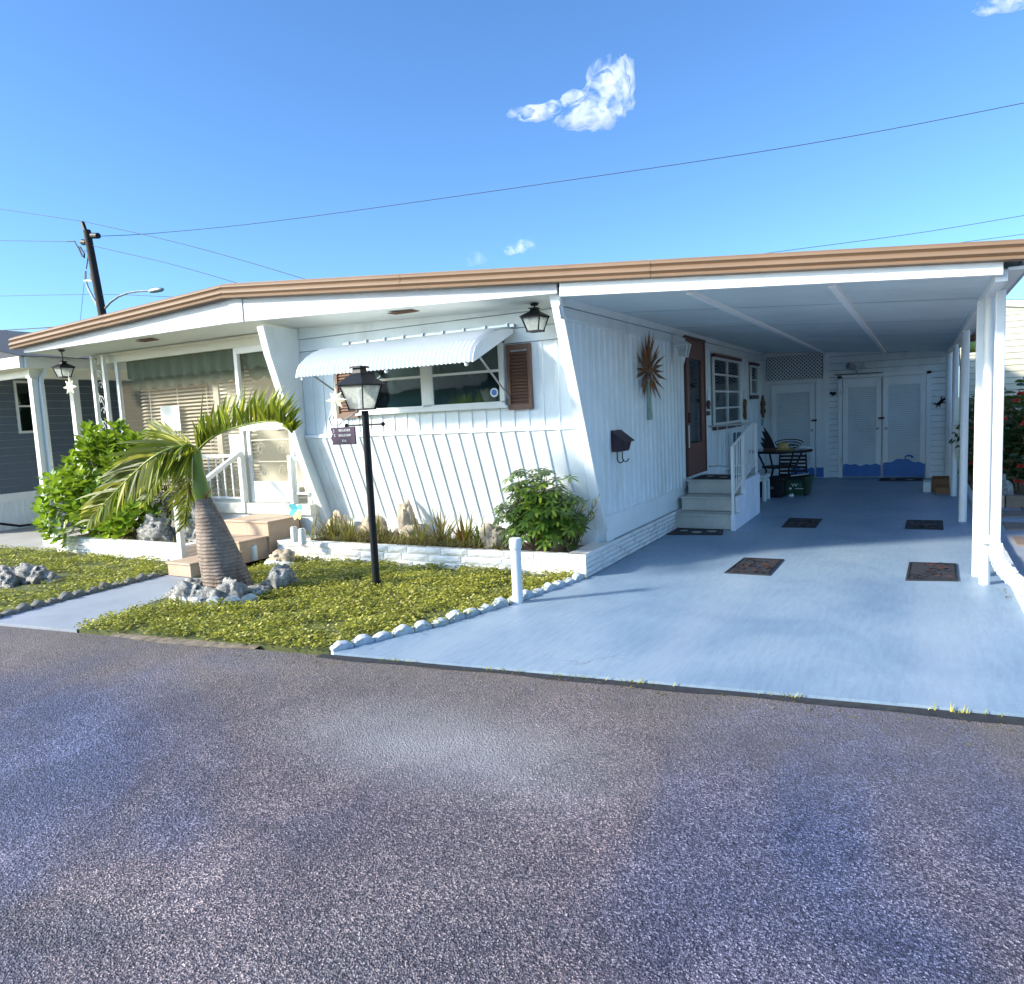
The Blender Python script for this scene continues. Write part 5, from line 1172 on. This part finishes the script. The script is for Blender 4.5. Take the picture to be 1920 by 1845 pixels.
edging([(-2.86,5.00),(-2.76,5.5),(-2.66,6.0)],7,'white scalloped edging stone beyond the white pipe, towards the planter corner','scalloped stones near the planter corner')
edging([(-6.80,2.95),(-6.93,3.9),(-6.97,4.80)],14,'grey scalloped edging stone along the left side of the front path','scalloped stones along the front path','edged')
# ================================================================ SHRUBS
def obovate(m,p,d,up,l,w):
    d=V(d).normalized(); s=d.cross(V(up)); s=s.normalized() if s.length>.05 else V((1,0,0)); n=s.cross(d)
    pts=[p,p+d*l*.35-s*w*.30,p+d*l*.72-s*w*.50+n*.0,p+d*l*.96-s*w*.28,p+d*l,p+d*l*.96+s*w*.28,p+d*l*.72+s*w*.50,p+d*l*.35+s*w*.30,p+d*l*.4-n*w*.10,p+d*l*.8-n*w*.10]
    m.add(pts,[(0,1,8),(1,2,9,8),(2,3,4,9),(4,5,6,9),(6,7,8,9),(7,0,8)])
cb=empty('clusia_bush',(-9.3,5.9,.16),'big bright green bush of round glossy leaves at the left end of the porch','bush')
r=random.Random(21); m=MB(); st=MB()
blobs=[(-9.75,5.62,.45,.55),(-9.1,5.75,.55,.55),(-9.35,5.75,1.0,.45),(-10.0,5.7,.75,.35),(-8.9,5.85,.95,.42),(-9.45,5.8,1.38,.25),(-9.05,5.85,1.42,.22),(-8.72,5.9,1.38,.16),(-9.7,5.7,.95,.35),(-8.75,5.7,.45,.35)]
tips=[]
for k in range(330):
    bx_,by_,bz_,br=blobs[r.choices(range(len(blobs)),weights=[q[3]**2 for q in blobs])[0]]
    d=rdir(r,-.6,1); rr=br*(.45+.6*r.random()**.6); p=V((bx_,by_,bz_))+V((d.x*rr,d.y*rr*.8,d.z*rr*.95))
    if p.z<.2: p.z=.2+r.random()*.1
    if p.y>6.38: p.y=6.35
    tips.append(p)
for p in tips:
    base=V((-9.3+(p.x+9.3)*.35,5.85,.16+.1*r.random()))
    if r.random()<.35: st.tube([base,base.lerp(p,.5)+V((0,0,.06)),p],[.012,.008,.004],5)
    ax=((p-V((-9.3,6.0,.3))).normalized()+V((0,0,.9))+rdir(r)*.3).normalized(); rot0=r.uniform(0,3.14)
    for lv in range(4):
        c=p-ax*lv*.05
        for s in (0,math.pi):
            a=rot0+lv*1.57+s; sd=ax.cross(V((math.cos(a),math.sin(a),.3))).normalized()
            dd=(sd+ax*(.9-.22*lv)).normalized(); obovate(m,c,dd,ax,r.uniform(.11,.155),r.uniform(.075,.105))
m.build('foliage',M['leaf_clus'],cb); st.build('stems',M['stem'],cb)
sb=empty('schefflera_shrub',(-3.2,6.35,.16),'green umbrella-leaved shrub at the right end of the long planter','shrub')
r=random.Random(4); m=MB(); st=MB()
for k in range(300):
    d=rdir(r,-.7,1); rr=.5*(.35+.7*r.random()); p=V((-3.20+d.x*rr*.90,6.22+d.y*rr*.48,.52+d.z*rr*.74))
    if r.random()<.10: p=V((-3.28+r.gauss(0,.17),6.2+r.uniform(-.15,.1),.84+r.uniform(-.05,.14)))
    if p.z<.22: p.z=.24+.1*r.random()
    if p.z<.5: p.y=min(p.y,6.45)
    p.y=min(p.y,6.30+ (0.4-min(p.z,.9)*.3))
    base=V((-3.22+r.uniform(-.1,.1),6.3,.17))
    if k%3==0: st.tube([base,base.lerp(p,.5)+V((0,-.02,.04)),p],[.010,.007,.003],5)
    ax=((p-V((-3.22,6.45,.4))).normalized()*.8+V((0,-.2,1))).normalized(); u=ax.orthogonal().normalized(); v=ax.cross(u); a0=r.uniform(0,6)
    n=r.randint(6,8)
    for j in range(n):
        a=a0+6.283*j/n; dd=(u*math.cos(a)+v*math.sin(a)+ax*.15).normalized(); leafblade(m,p+dd*.012,dd,r.uniform(.06,.105),.030,.55,4,up=ax)
m.build('foliage',M['leaf_shef'],sb); st.build('stems',M['stem'],sb)
tp=empty('wispy_plant',(-2.9,6.35,.16),'thin-leaved wispy plant in the right corner of the long planter','plant')
m=MB(); r=random.Random(9); st=MB()
for k in range(46):
    a=r.uniform(0,6.283); b=V((-2.95+r.gauss(0,.06),6.33+r.gauss(0,.05),.17)); t=b+V((math.cos(a)*.24+.06,math.sin(a)*.12-.05,r.uniform(.25,.55)))
    t.x=min(t.x,-2.60); P=[b,b.lerp(t,.5)+V((0,0,.06)),t]; st.tube(P,[.005,.004,.002],4)
    for q in range(16):
        f=.25+.75*q/15; p=P[0].lerp(P[1],f*2) if f<.5 else P[1].lerp(P[2],f*2-1); leafblade(m,p,(rdir(r,-.1,.8)+(t-b).normalized()*.8),r.uniform(.05,.09),.009,.3,3)
m.build('foliage',M['leaf_thin'],tp); st.build('stems',M['stem'],tp)
# bromeliads and dry tufts in the long planter
def tuft(x,y,z,n,l,w,seed,mat,label,spread=.5,name='strappy_plant',lean=0):
    r=random.Random(seed); m=MB()
    for k in range(n):
        a=r.uniform(0,6.283); e=r.uniform(.15,spread)
        d=V((math.cos(a)*e+lean,math.sin(a)*e*.8-.05,1)); leafblade(m,V((x+r.gauss(0,.03),y+r.gauss(0,.025),z)),d,l*r.uniform(.55,1.15),w,r.uniform(.2,.9),5,up=V((-math.sin(a),math.cos(a),.2)).cross(d))
    return tag(m.build(name,M[mat],loc=(x,y,z)),label,'plant','strappy plants in the long planter')
tuft(-5.85,6.25,.17,40,.34,.022,1,'leaf_dry','dry brown strappy plant at the left end of the long planter',1.0)
tuft(-5.55,6.20,.17,34,.34,.020,2,'leaf_dry','brown arching plant left of the broad tan rock',.8)
tuft(-5.18,6.22,.17,26,.36,.018,3,'leaf_dry','dry tuft just left of the lamp post in the planter',.7)
tuft(-4.62,6.22,.17,24,.36,.018,4,'leaf_dry','thin straw-coloured tuft just right of the lamp post in the planter',.8)
tuft(-4.34,6.25,.17,44,.38,.018,5,'leaf_dry','taller upright dry plant in the middle of the long planter',.6)
tuft(-4.05,6.22,.17,44,.36,.022,6,'redleaf','reddish brown upright plant left of the green leafy shrub',.55)
tuft(-3.85,6.18,.17,26,.38,.016,7,'leaf_thin','green grassy tuft beside the reddish plant',.7)
tuft(-6.02,6.1,.17,12,.45,.016,8,'leaf_dry','sparse bent twiggy plant behind the white cylinder lights',1.0)
m=MB(); r=random.Random(12)
for k in range(4200):
    x=r.uniform(-6.0,-3.5); y=r.uniform(6.08,6.5); leafblade(m,(x,y,.165+r.random()*.06*(1+mn.noise(V((x*2.5,y,3))))),rdir(r,.1,1),r.uniform(.04,.16),.011,.5,3)
tag(m.build('dry_ground_plants',M['leaf_dry'],loc=(-4.7,6.3,.165)),'low dry stems and leaves covering the soil of the long planter','ground cover',kind='stuff')
m=MB()
for k in range(600):
    x=r.uniform(-6.0,-3.5); y=r.uniform(6.10,6.45); leafblade(m,(x,y,.17+r.random()*.05),rdir(r,.1,1),r.uniform(.03,.08),.014,.5,2)
tag(m.build('green_ground_plants',M['leaf_thin'],loc=(-4.7,6.3,.165)),'low olive green leaves covering the soil of the long planter','ground cover',kind='stuff')
m=MB()
for k in range(1500):
    x=r.uniform(-9.7,-7.5); y=r.uniform(5.56,6.35); leafblade(m,(x,y,.165+r.random()*.03),rdir(r,.1,1),r.uniform(.03,.10),.013,.5,2)
tag(m.build('leaf_litter',M['leaf_dry'],loc=(-8.5,6,.165)),'brown leaf litter on the soil of the left planter','ground cover',kind='stuff')
# bronze croton-like plants behind the palm, left planter
for i,(x,y,s,mt,lab) in enumerate(((-8.15,6.15,.60,'redleaf','bronze-red leafy plant behind the palm fronds by the porch railing'),(-7.85,5.80,.28,'leaf_thin','thin green spiky plant beside the coral rock by the porch'),(-8.45,6.1,.55,'leaf_dry','brown-leaved plant behind the large coral rock'))):
    q=empty('leafy_plant',(x,y,.16),lab,'plant'); m=MB(); r=random.Random(i+60)
    for k in range(150 if s>.4 else 60):
        p=V((x+r.gauss(0,.16),y+r.gauss(0,.08),.2+r.random()*s)); leafblade(m,p,rdir(r,-.1,1),r.uniform(.08,.16),.032,.6,4)
    m.build('foliage',M[mt],q); st=MB()
    for k in range(6): st.tube([(x,y,.16),(x+r.gauss(0,.1),y,.16+s*.8)],.006,5)
    st.build('stems',M['stem'],q)
# fallen bits along the kerb line and on the drive
m=MB(); r=random.Random(88)
for k in range(260):
    x=r.uniform(-6.5,.6); off=-abs(r.gauss(0,.10)); p=V((x,redge(x)-.03+off,-.017)); leafblade(m,p,V((r.gauss(0,1),r.gauss(0,1),.12)),r.uniform(.012,.035),.010,.3,2,up=V((0,0,1)))
for k in range(90):
    y=r.uniform(6.2,13); p=V((-2.58+abs(r.gauss(0,.07)),y,.003)) if k%2 else V((.62-abs(r.gauss(0,.06)),y,.003)); leafblade(m,p,V((r.gauss(0,1),r.gauss(0,1),.12)),r.uniform(.015,.04),.012,.3,2,up=V((0,0,1)))
tag(m.build('fallen_leaf_bits',M['leaf_dry'],loc=(-3,3.5,-.02)),'tiny dry leaf bits scattered along the road edge and beside the carport walls','leaf litter',kind='stuff')
# little spinner ornament
p=gy(560,955,6.1)
sp=empty('garden_spinner',(p.x,6.1,.2),'blue and yellow petal garden spinner at the left end of the long planter','ornament')
m=MB(); m.cyl((p.x,6.1,.16),(p.x,6.1,p.z),.005,n=6); m.build('stick',M['black'],sp)
for k,(a,mt) in enumerate(((2.6,'petalb'),(3.6,'petalb'),(4.4,'petal'),(5.2,'petal'),(.5,'petalb'))):
    m=MB(); d=V((math.cos(a),-.3,math.sin(a))); leafblade(m,(p.x,6.09,p.z),d,.13,.08,.1,4,up=V((0,-1,0))); m.build('petal',M[mt],sp)
# bird / ball figure in the twigs
# ================================================================ RIGHT FLOWER BED
def flowerbush(x,y,w,d,h,seed,label,nf):
    q=empty('flowering_shrub',(x,y,0),label,'shrub','dark shrubs with red flowers beside the carport'); r=random.Random(seed); m=MB(); st=MB(); fl=None
    stems=[]
    for k in range(30):
        b=V((x+r.uniform(-w,w)*.6,y+r.uniform(-d,d)*.6,0)); t=V((x+r.uniform(-w,w),y+r.uniform(-d,d),h*r.uniform(.45,1.12))); st.tube([b,b.lerp(t,.5)+V((r.gauss(0,.04),0,.05)),t],[.010,.008,.004],4)
        n=int(18+24*t.z)
        for j in range(n):
            f=.15+.85*j/n; p=b.lerp(t,f); a=j*2.4+k; dd=V((math.cos(a),math.sin(a)*.9,.45)); leafblade(m,p,dd,r.uniform(.10,.18),.055,.7,4,up=rdir(r,-.2,1))
        stems.append(t)
    for j in range(nf):
        t=stems[r.randrange(len(stems))]; f=r.uniform(.15,1); c=V((t.x+r.gauss(0,.08),y-d-.12*r.random(),max(.15,t.z*f)))
        fl=MB()
        for q2 in range(16): leafblade(fl,c,rdir(r,-.2,1)+V((0,-.5,0)),r.uniform(.04,.07),.04,.2,2,up=rdir(r))
        fl.build('flower',M['red'],q)
    m.build('foliage',M['leaf_ixora'],q); st.build('stems',M['stem'],q)
flowerbush(1.35,13.0,.55,.5,1.55,31,'tall dark shrub with red flowers at the right picture edge',34)
flowerbush(.95,14.6,.30,.5,1.35,32,'dark shrub with red flowers seen between the carport posts',10)
flowerbush(2.4,13.4,.6,.6,1.6,33,'dark shrub with red flowers partly beyond the right picture edge',14)
# statue & bed edging blocks
p=gz(1880,935,.06)
fg=empty('frog_statue',(p.x,p.y,.0),'small mottled grey stone animal statue on the bed edging beside the flowers','statue')
m=MB(); m.rock((p.x,p.y,.17),.12,.10,.15,41,.10,3,.4); m.build('body',M['coral'],fg,smooth=60)
m=MB(); m.rock((p.x-.03,p.y-.02,.34),.065,.06,.065,42,.10,3,.4); m.build('head',M['coral'],fg,smooth=60)
for s in(-1,1):
    m=MB(); m.rock((p.x+s*.08,p.y-.05,.10),.045,.07,.06,43+s,.10,2,.4); m.build('leg',M['coral'],fg,smooth=60)
    m=MB(); m.rock((p.x-.03+s*.035,p.y-.05,.385),.02,.02,.025,45+s,.05,2,.2); m.build('eye',M['coral'],fg,smooth=60)
x=.80
for k in range(8):
    m=MB(); m.box(x,x+.20,11.42+rnd.uniform(-.01,.01),11.60,-.02,.14+rnd.uniform(0,.02)+(.04 if k>1 else 0)); o=m.build('edging_block',M['paver'] if k%2 else M['tanrock'],bevel=.012); tag(o,'tan concrete edging block at the foot of the flower bed','edging block','concrete blocks along the flower bed'); x+=.215
# ================================================================ NEIGHBOURS
nh=empty('neighbour_house',(-13.2,6.2,0),'slate blue sided neighbouring house with white trim and dark roof at the left edge','house')
X=-13.2
m=MB(); lapy(m,5.9,14,X,.58,2.5,15,.014); m.build('siding',M['nsiding'],nh)
m=MB(); m.box(-18,X-.01,5.9,14,0,2.5); m.build('wall_core',M['nsiding'],nh)
m=MB(); m.box(X,X+.03,5.9,14,.47,.60); m.box(X,X+.02,5.86,5.9,0,2.5); m.build('sill_board',M['white2'],nh)
m=MB(); corr(m,5.9,14,.11,[(0,0),(.5,0),(.6,.012),(.9,.012)],lambda u,o,w:(X+.01+o,u,w),lambda u:.0,lambda u:.47); m.build('skirting',M['white'],nh)
m=MB(); m.box(X,X+.03,6.80,6.84,1.58,2.46); m.box(X,X+.03,7.10,7.14,1.58,2.46); m.box(X,X+.03,6.84,7.10,1.58,1.62); m.box(X,X+.03,6.84,7.10,2.42,2.46); m.box(X,X+.03,6.84,7.10,2.02,2.05); W=m.build('window',M['winwhite'],nh)
MB().box(X+.020,X+.024,6.84,7.10,1.62,2.42).build('window_pane',M['glass'],W); MB().box(X+.010,X+.0165,6.84,7.10,1.62,2.42).build('curtain',M['darkin'],W)
m=MB(); m.box(-11.16,-11.10,5.93,14.5,2.50,2.655); m.box(-18,-11.16,5.87,5.93,2.50,2.655); m.build('eave_board',M['winwhite'],nh)
m=MB(); m.box(-18,-11.16,5.95,14.5,2.49,2.52); m.build('eave_soffit',M['cream'],nh)
m=MB(); m.box(-11.32,-11.22,6.02,14.0,2.36,2.495); m.box(-13.2,-11.32,6.05,6.12,2.38,2.495); m.build('porch_beam',M['cream'],nh)
m=MB(); m.add([(-11.06,5.85,2.66),(-11.06,14.6,2.66),(-16,14.6,3.66),(-16,5.85,3.66)],[(0,1,2,3)]); m.add([(-16,5.85,3.66),(-16,14.6,3.66),(-21,14.6,2.66),(-21,5.85,2.66)],[(0,1,2,3)]); m.add([(-11.06,5.88,2.655),(-16,5.88,3.655),(-21,5.88,2.655)],[(0,1,2)]); m.build('roof',M['nroof'],nh)
for y in (6.08,6.66,9.2):
    m=MB(); m.box(-11.30,-11.20,y-.05,y+.05,0,2.36); m.build('porch_column',M['winwhite'],nh,bevel=.006)
m=MB(); m.tube([(-11.16,6.22,2.50),(-11.16,6.21,2.44),(-11.18,6.16,2.34),(-11.17,6.14,2.25)],.032,8); m.bar((-11.16,6.14,2.27),(-11.16,6.14,.04),.065,.045); m.build('downspout',M['pvc'],nh,smooth=30)
m=MB(); m.tube([(-13.1,5.9,.30),(-13.0,6.2,.16),(-12.9,6.5,.07),(-12.85,7.0,.06),(-12.9,8.2,.05)],.022,6); tag(m.build('garden_hose',M['black'],smooth=60),'black hose drooping along the white skirting of the slate blue house','hose')
m=MB(); m.box(-10.62,-10.30,5.62,5.95,.0,.10); m.cyl((-10.75,5.75,.12),(-10.35,5.75,.10),.045,n=14); tag(m.build('drain_pipe_end',M['pvc'],bevel=.004),'short white pipe end on the ground by the neighbouring column','pipe')
rh=empty('cream_house',(3,17,0),'cream sided neighbouring house with white gable trim behind the right flower bed','house')
m=MB(); lapx(m,.7,9,17,0,3.05,26,.014); 
m.build('siding',M['csiding'],rh)
m=MB(); m.prism([(.7,17.001,3.0),(9,17.001,3.0),(9,17.001,2.2),(.7,17.001,2.2)],(0,5,0)); 
ap=gy(1885,575,17); a2=gy(1920,583,17); sl=(a2.z-ap.z)/(a2.x-ap.x); zt=lambda x: ap.z+sl*(x-ap.x)
m.build('wall_core',M['csiding'],rh)
m=MB(); lapx(m,.7,9,16.995,3.0,3.2,2,.012); m.build('gable_siding',M['csiding'],rh)
m=MB(); x0=.2; m.prism([(x0,16.93,3.26+.15),(x0,16.93,3.26),(1.2,16.93,3.14),(9,16.93,2.0),(9,16.93,2.15),(1.2,16.93,3.26)],(0,.05,0)); m.build('gable_board',M['winwhite'],rh)
m=MB(); m.add([(0,16.9,3.42),(9.2,16.9,2.18),(9.2,22,2.18),(0,22,3.42)],[(0,1,2,3)]); m.build('roof',M['fascia'],rh)
# ================================================================ UTILITY POLE AND WIRES
PY_=16.0
P=lambda px,py: gy(px,py,PY_)
up=empty('utility_pole',tuple(V((P(155,415).x+1.3,PY_,0))),'dark leaning wooden utility pole behind the porch roof with insulators and cables','utility pole')
a=P(163,432); b=P(192,590); base=b+(b-a)*(b.z/(a.z-b.z))
m=MB(); m.cyl(base,a,.17,.12,12); m.build('pole',M['wood'],up,smooth=40)
m=MB(); m.bar(P(154,416),P(161,436),.10,.10); m.build('top_bracket',M['black'],up)
for c0_,c1_ in (((173,442),(184,442)),((155,454),(163,455))):
    m=MB(); p,q=P(*c0_),P(*c1_); m.cyl(p,q,.10,.10,12); m.build('insulator',M['black'],up)
m=MB(); m.tube([P(125,453),P(140,452),P(146,464),P(150,472)],.02,6); m.tube([P(146,462),P(154,480),P(158,483),P(158,476),P(150,463)],.03,6); m.tube([P(158,470),P(166,472),P(164,490),P(162,504)],.02,6); m.build('cutout_switch',M['wire'],up)
m=MB(); m.tube([P(160,508),P(160,526),P(165,540),P(174,558),P(184,575),P(190,592)],.045,6); m.bar(P(158,526),P(176,526),.05,.05); m.bar(P(183,574),P(192,575),.05,.05); m.build('cable_riser',M['galv'],up)
m=MB(); m.bar(P(173,512),P(175,526),.13,.13); m.build('junction_box',M['black'],up)
sl_=empty('street_lamp',tuple(P(198,576)),'grey curved arm street lamp fixed to the utility pole','street lamp')
m=MB(); m.tube([P(197,578),P(208,566),P(222,556),P(240,549),P(260,546),P(280,545)],.035,6); m.build('lamp_arm',M['galv'],sl_,smooth=60)
m=MB(); p=P(293,544.5); m.rock(tuple(p),.36,.14,.09,3,.03,3,.1); m.build('lamp_head',M['galv'],sl_,smooth=60)
MB().cyl(P(287,543)+V((0,0,0)),P(287,539.5),.05,n=8).build('photocell',M['black'],sl_)
def wire(pts,label,r=.012,n=24,sag=0):
    r*=.8
    pts=[V(p) for p in pts]; q=bez(pts,n); m=MB(); m.tube(q,r,5)
    tag(m.build('overhead_wire',M['wire'],smooth=60),label,'wire','overhead wires')
wire([P(-60,384),P(0,392),P(155,415)],'topmost overhead wire left of the pole',.012)
wire([P(155,415),P(300,447),P(440,484),P(600,532)],'overhead wire falling from the pole top behind the tan roof edge',.012)
wire([P(-60,450),P(0,451),P(125,453)],'overhead wire meeting the pole from the left at the insulators',.012)
wire([P(184,443),gz(300,436.5,8.6),gz(560,409,8.55),gz(1200,318.5,8.6),gz(1560,262,8.8),gz(1920,193,9.0),gz(2300,112,9.3)],'long overhead wire crossing the whole sky to the right',.013,60)
wire([P(165,458),P(196,466),P(320,495),P(460,535)],'lower overhead wire running right from the pole behind the roof',.012)
wire([P(-60,556),P(0,555),P(190,552),P(330,557),P(480,562)],'low overhead wire passing the street lamp',.011)
wire([gz(1350,490,7),gz(1440,474.5,7),gz(1700,440,7),gz(1920,404,7),gz(2100,372,7)],'overhead wire rising above the right part of the carport roof',.013)
wire([gz(1800,455,7),gz(1860,447,7),gz(1920,439,7),gz(2050,421,7)],'short overhead wire just above the right end of the carport roof',.012)
wire([P(158,530),P(150,605)],'thin guy wire hanging left of the pole',.009)
wire([gy(-40,622,14),gy(0,619.5,14),gy(60,616,14),gy(140,611,14)],'dark cable just above the roof of the slate blue house',.022)
# ---- the house across the road, seen only in the window panes
oh=empty('opposite_house',(-17,-14,0),'low house across the road, mirrored in the front window panes','house')
m=MB(); lapx(m,-26,-9,-13.0,0,2.7,14,.02); m.box(-26,-9,-20,-13.03,0,2.7); m.build('wall',M['csiding'],oh)
m=MB(); m.prism([(-26.6,-12.4,2.7),(-26.6,-20.6,2.7),(-26.6,-16.5,4.6)],(18.2,0,0)); m.build('roof',M['nroof'],oh)
for x in (-23,-19,-13):
    MB().box(x,x+1.6,-12.99,-12.94,1.0,2.1).build('window',M['darkin'],oh)
for i,(x,y,s) in enumerate(((-30,-17,3.2),(-5,-19,2.8))):
    q=empty('leafy_tree',(x,y,0),('broad','narrow')[i]+' tree beside the house across the road, mirrored in the front window','tree'); r=random.Random(i+90); m=MB()
    for k in range(1500):
        d=rdir(r,-.5,1); p=V((x,y,s+1.0))+d*s*.75*(.5+.5*r.random()); leafblade(m,p,rdir(r),.4,.3,.3,2,up=rdir(r))
    m.build('crown',M['leaf_ixora'],q); m=MB(); m.cyl((x,y,0),(x,y,s),.22,.14,10); m.build('trunk',M['stem'],q)
# ================================================================ CLOUDS
def cloudmat(name,dens):
    m=bpy.data.materials.new(name); m.use_nodes=True; nt=m.node_tree; nt.nodes.clear(); o=nt.nodes.new('ShaderNodeOutputMaterial')
    v=nt.nodes.new('ShaderNodeVolumePrincipled'); v.inputs['Color'].default_value=(1,1,1,1); v.inputs['Anisotropy'].default_value=.1
    n=noise(nt,.11,5,.6,coord(nt),.5); mr=nt.nodes.new('ShaderNodeMapRange'); mr.interpolation_type='SMOOTHSTEP'; mr.inputs[1].default_value=.40; mr.inputs[2].default_value=.62; mr.inputs[4].default_value=dens
    nt.links.new(n.outputs[0],mr.inputs[0]); nt.links.new(mr.outputs[0],v.inputs['Density']); nt.links.new(v.outputs[0],o.inputs['Volume']); return m
def cloud(name,label,puffs,k,dens):
    m=MB()
    for i,(px,py,rx,ry) in enumerate(puffs):
        d=_ray(px,py)*k; m.rock((d.x,d.y,d.z+EYE),rx*k*1.25,rx*k*.7,ry*k*1.35,i*2.1,.22,4,.3)
    o=m.build(name,cloudmat(name+'_vapour',dens),smooth=80); return tag(o,label,'cloud')
cloud('cloud','largest white cloud, high right of the middle of the sky',[(1145,165,34,42),(1168,150,18,34),(1158,182,26,30),(1128,178,30,30),(1130,205,38,26),(1108,215,48,20),(1085,222,38,14),(1128,232,24,14),(1030,205,22,9),(1010,212,34,11),(975,214,22,10),(1075,185,22,10)],.30,.14)
cloud('cloud','small white cloud just above the roof',[(968,468,20,9),(985,463,16,11),(993,459,10,9)],.30,.14)
cloud('cloud','faint wisp of cloud left of the small cloud above the roof',[(895,488,20,11)],.30,.035)
cloud('cloud','faint cloud cut by the top right corner of the picture',[(1890,5,40,11)],.30,.10)
# ================================================================ CAMERA, SUN, SKY
cam=bpy.data.cameras.new('camera'); co=bpy.data.objects.new('camera',cam); C.objects.link(co)
R=Matrix((AX,AY,AZ)); co.matrix_world=Matrix.Translation((0,0,EYE))@R.to_4x4()
cam.sensor_fit='HORIZONTAL'; cam.sensor_width=36; cam.lens=FPX*36/1920; cam.clip_end=3000; cam.clip_start=.05
bpy.context.scene.camera=co
ELEV=25; D=V((.75,.66,0)).normalized()     # horizontal direction the sunlight travels
sun=bpy.data.lights.new('sun','SUN'); sun.energy=2.75; sun.angle=math.radians(5); sun.color=(1,.92,.79)
so=bpy.data.objects.new('sun',sun); C.objects.link(so)
e=math.radians(ELEV); L=V((D.x*math.cos(e),D.y*math.cos(e),-math.sin(e))); so.rotation_euler=L.to_track_quat('-Z','Y').to_euler(); so.location=(-20,-15,15)
w=bpy.data.worlds.new('World'); bpy.context.scene.world=w; w.use_nodes=True; nt=w.node_tree; nt.nodes.clear()
o=nt.nodes.new('ShaderNodeOutputWorld'); bg=nt.nodes.new('ShaderNodeBackground'); sk=nt.nodes.new('ShaderNodeTexSky'); sk.sky_type='NISHITA'; sk.sun_disc=False
sk.sun_elevation=e; sk.sun_rotation=math.atan2(-D.x,-D.y); sk.air_density=1.0; sk.dust_density=.4; sk.ozone_density=3.5
hs=nt.nodes.new('ShaderNodeMix'); hs.data_type='RGBA'; hs.blend_type='MULTIPLY'; hs.inputs[0].default_value=1; 
tc=nt.nodes.new('ShaderNodeTexCoord'); dp=nt.nodes.new('ShaderNodeVectorMath'); dp.operation='DOT_PRODUCT'; dp.inputs[1].default_value=(-D.x*.9,-D.y*.9,.43); nt.links.new(tc.outputs['Generated'],dp.inputs[0])
mr=nt.nodes.new('ShaderNodeMapRange'); mr.interpolation_type='SMOOTHSTEP'; mr.inputs[1].default_value=.50; mr.inputs[2].default_value=1.0; nt.links.new(dp.outputs['Value'],mr.inputs[0])
tn=nt.nodes.new('ShaderNodeMix'); tn.data_type='RGBA'; nt.links.new(mr.outputs[0],tn.inputs[0]); tn.inputs[6].default_value=(.35,.48,.61,1); tn.inputs[7].default_value=(1.85,1.75,1.5,1)   # sky brightened and whitened sunward, added to fill the carport with light
nt.links.new(tn.outputs[2],hs.inputs[7])
nt.links.new(sk.outputs[0],hs.inputs[6]); nt.links.new(hs.outputs[2],bg.inputs[0]); nt.links.new(bg.outputs[0],o.inputs[0]); bg.inputs[1].default_value=.15
s=bpy.context.scene; s.view_settings.view_transform='Standard'; s.view_settings.look='None'; s.view_settings.exposure=1.62; s.view_settings.gamma=1; s.view_settings.use_curve_mapping=False
s.render.engine='CYCLES'; s.render.resolution_x=1024; s.render.resolution_y=984
s.cycles.max_bounces=12; s.cycles.diffuse_bounces=7; s.cycles.volume_bounces=6; s.cycles.transparent_max_bounces=16
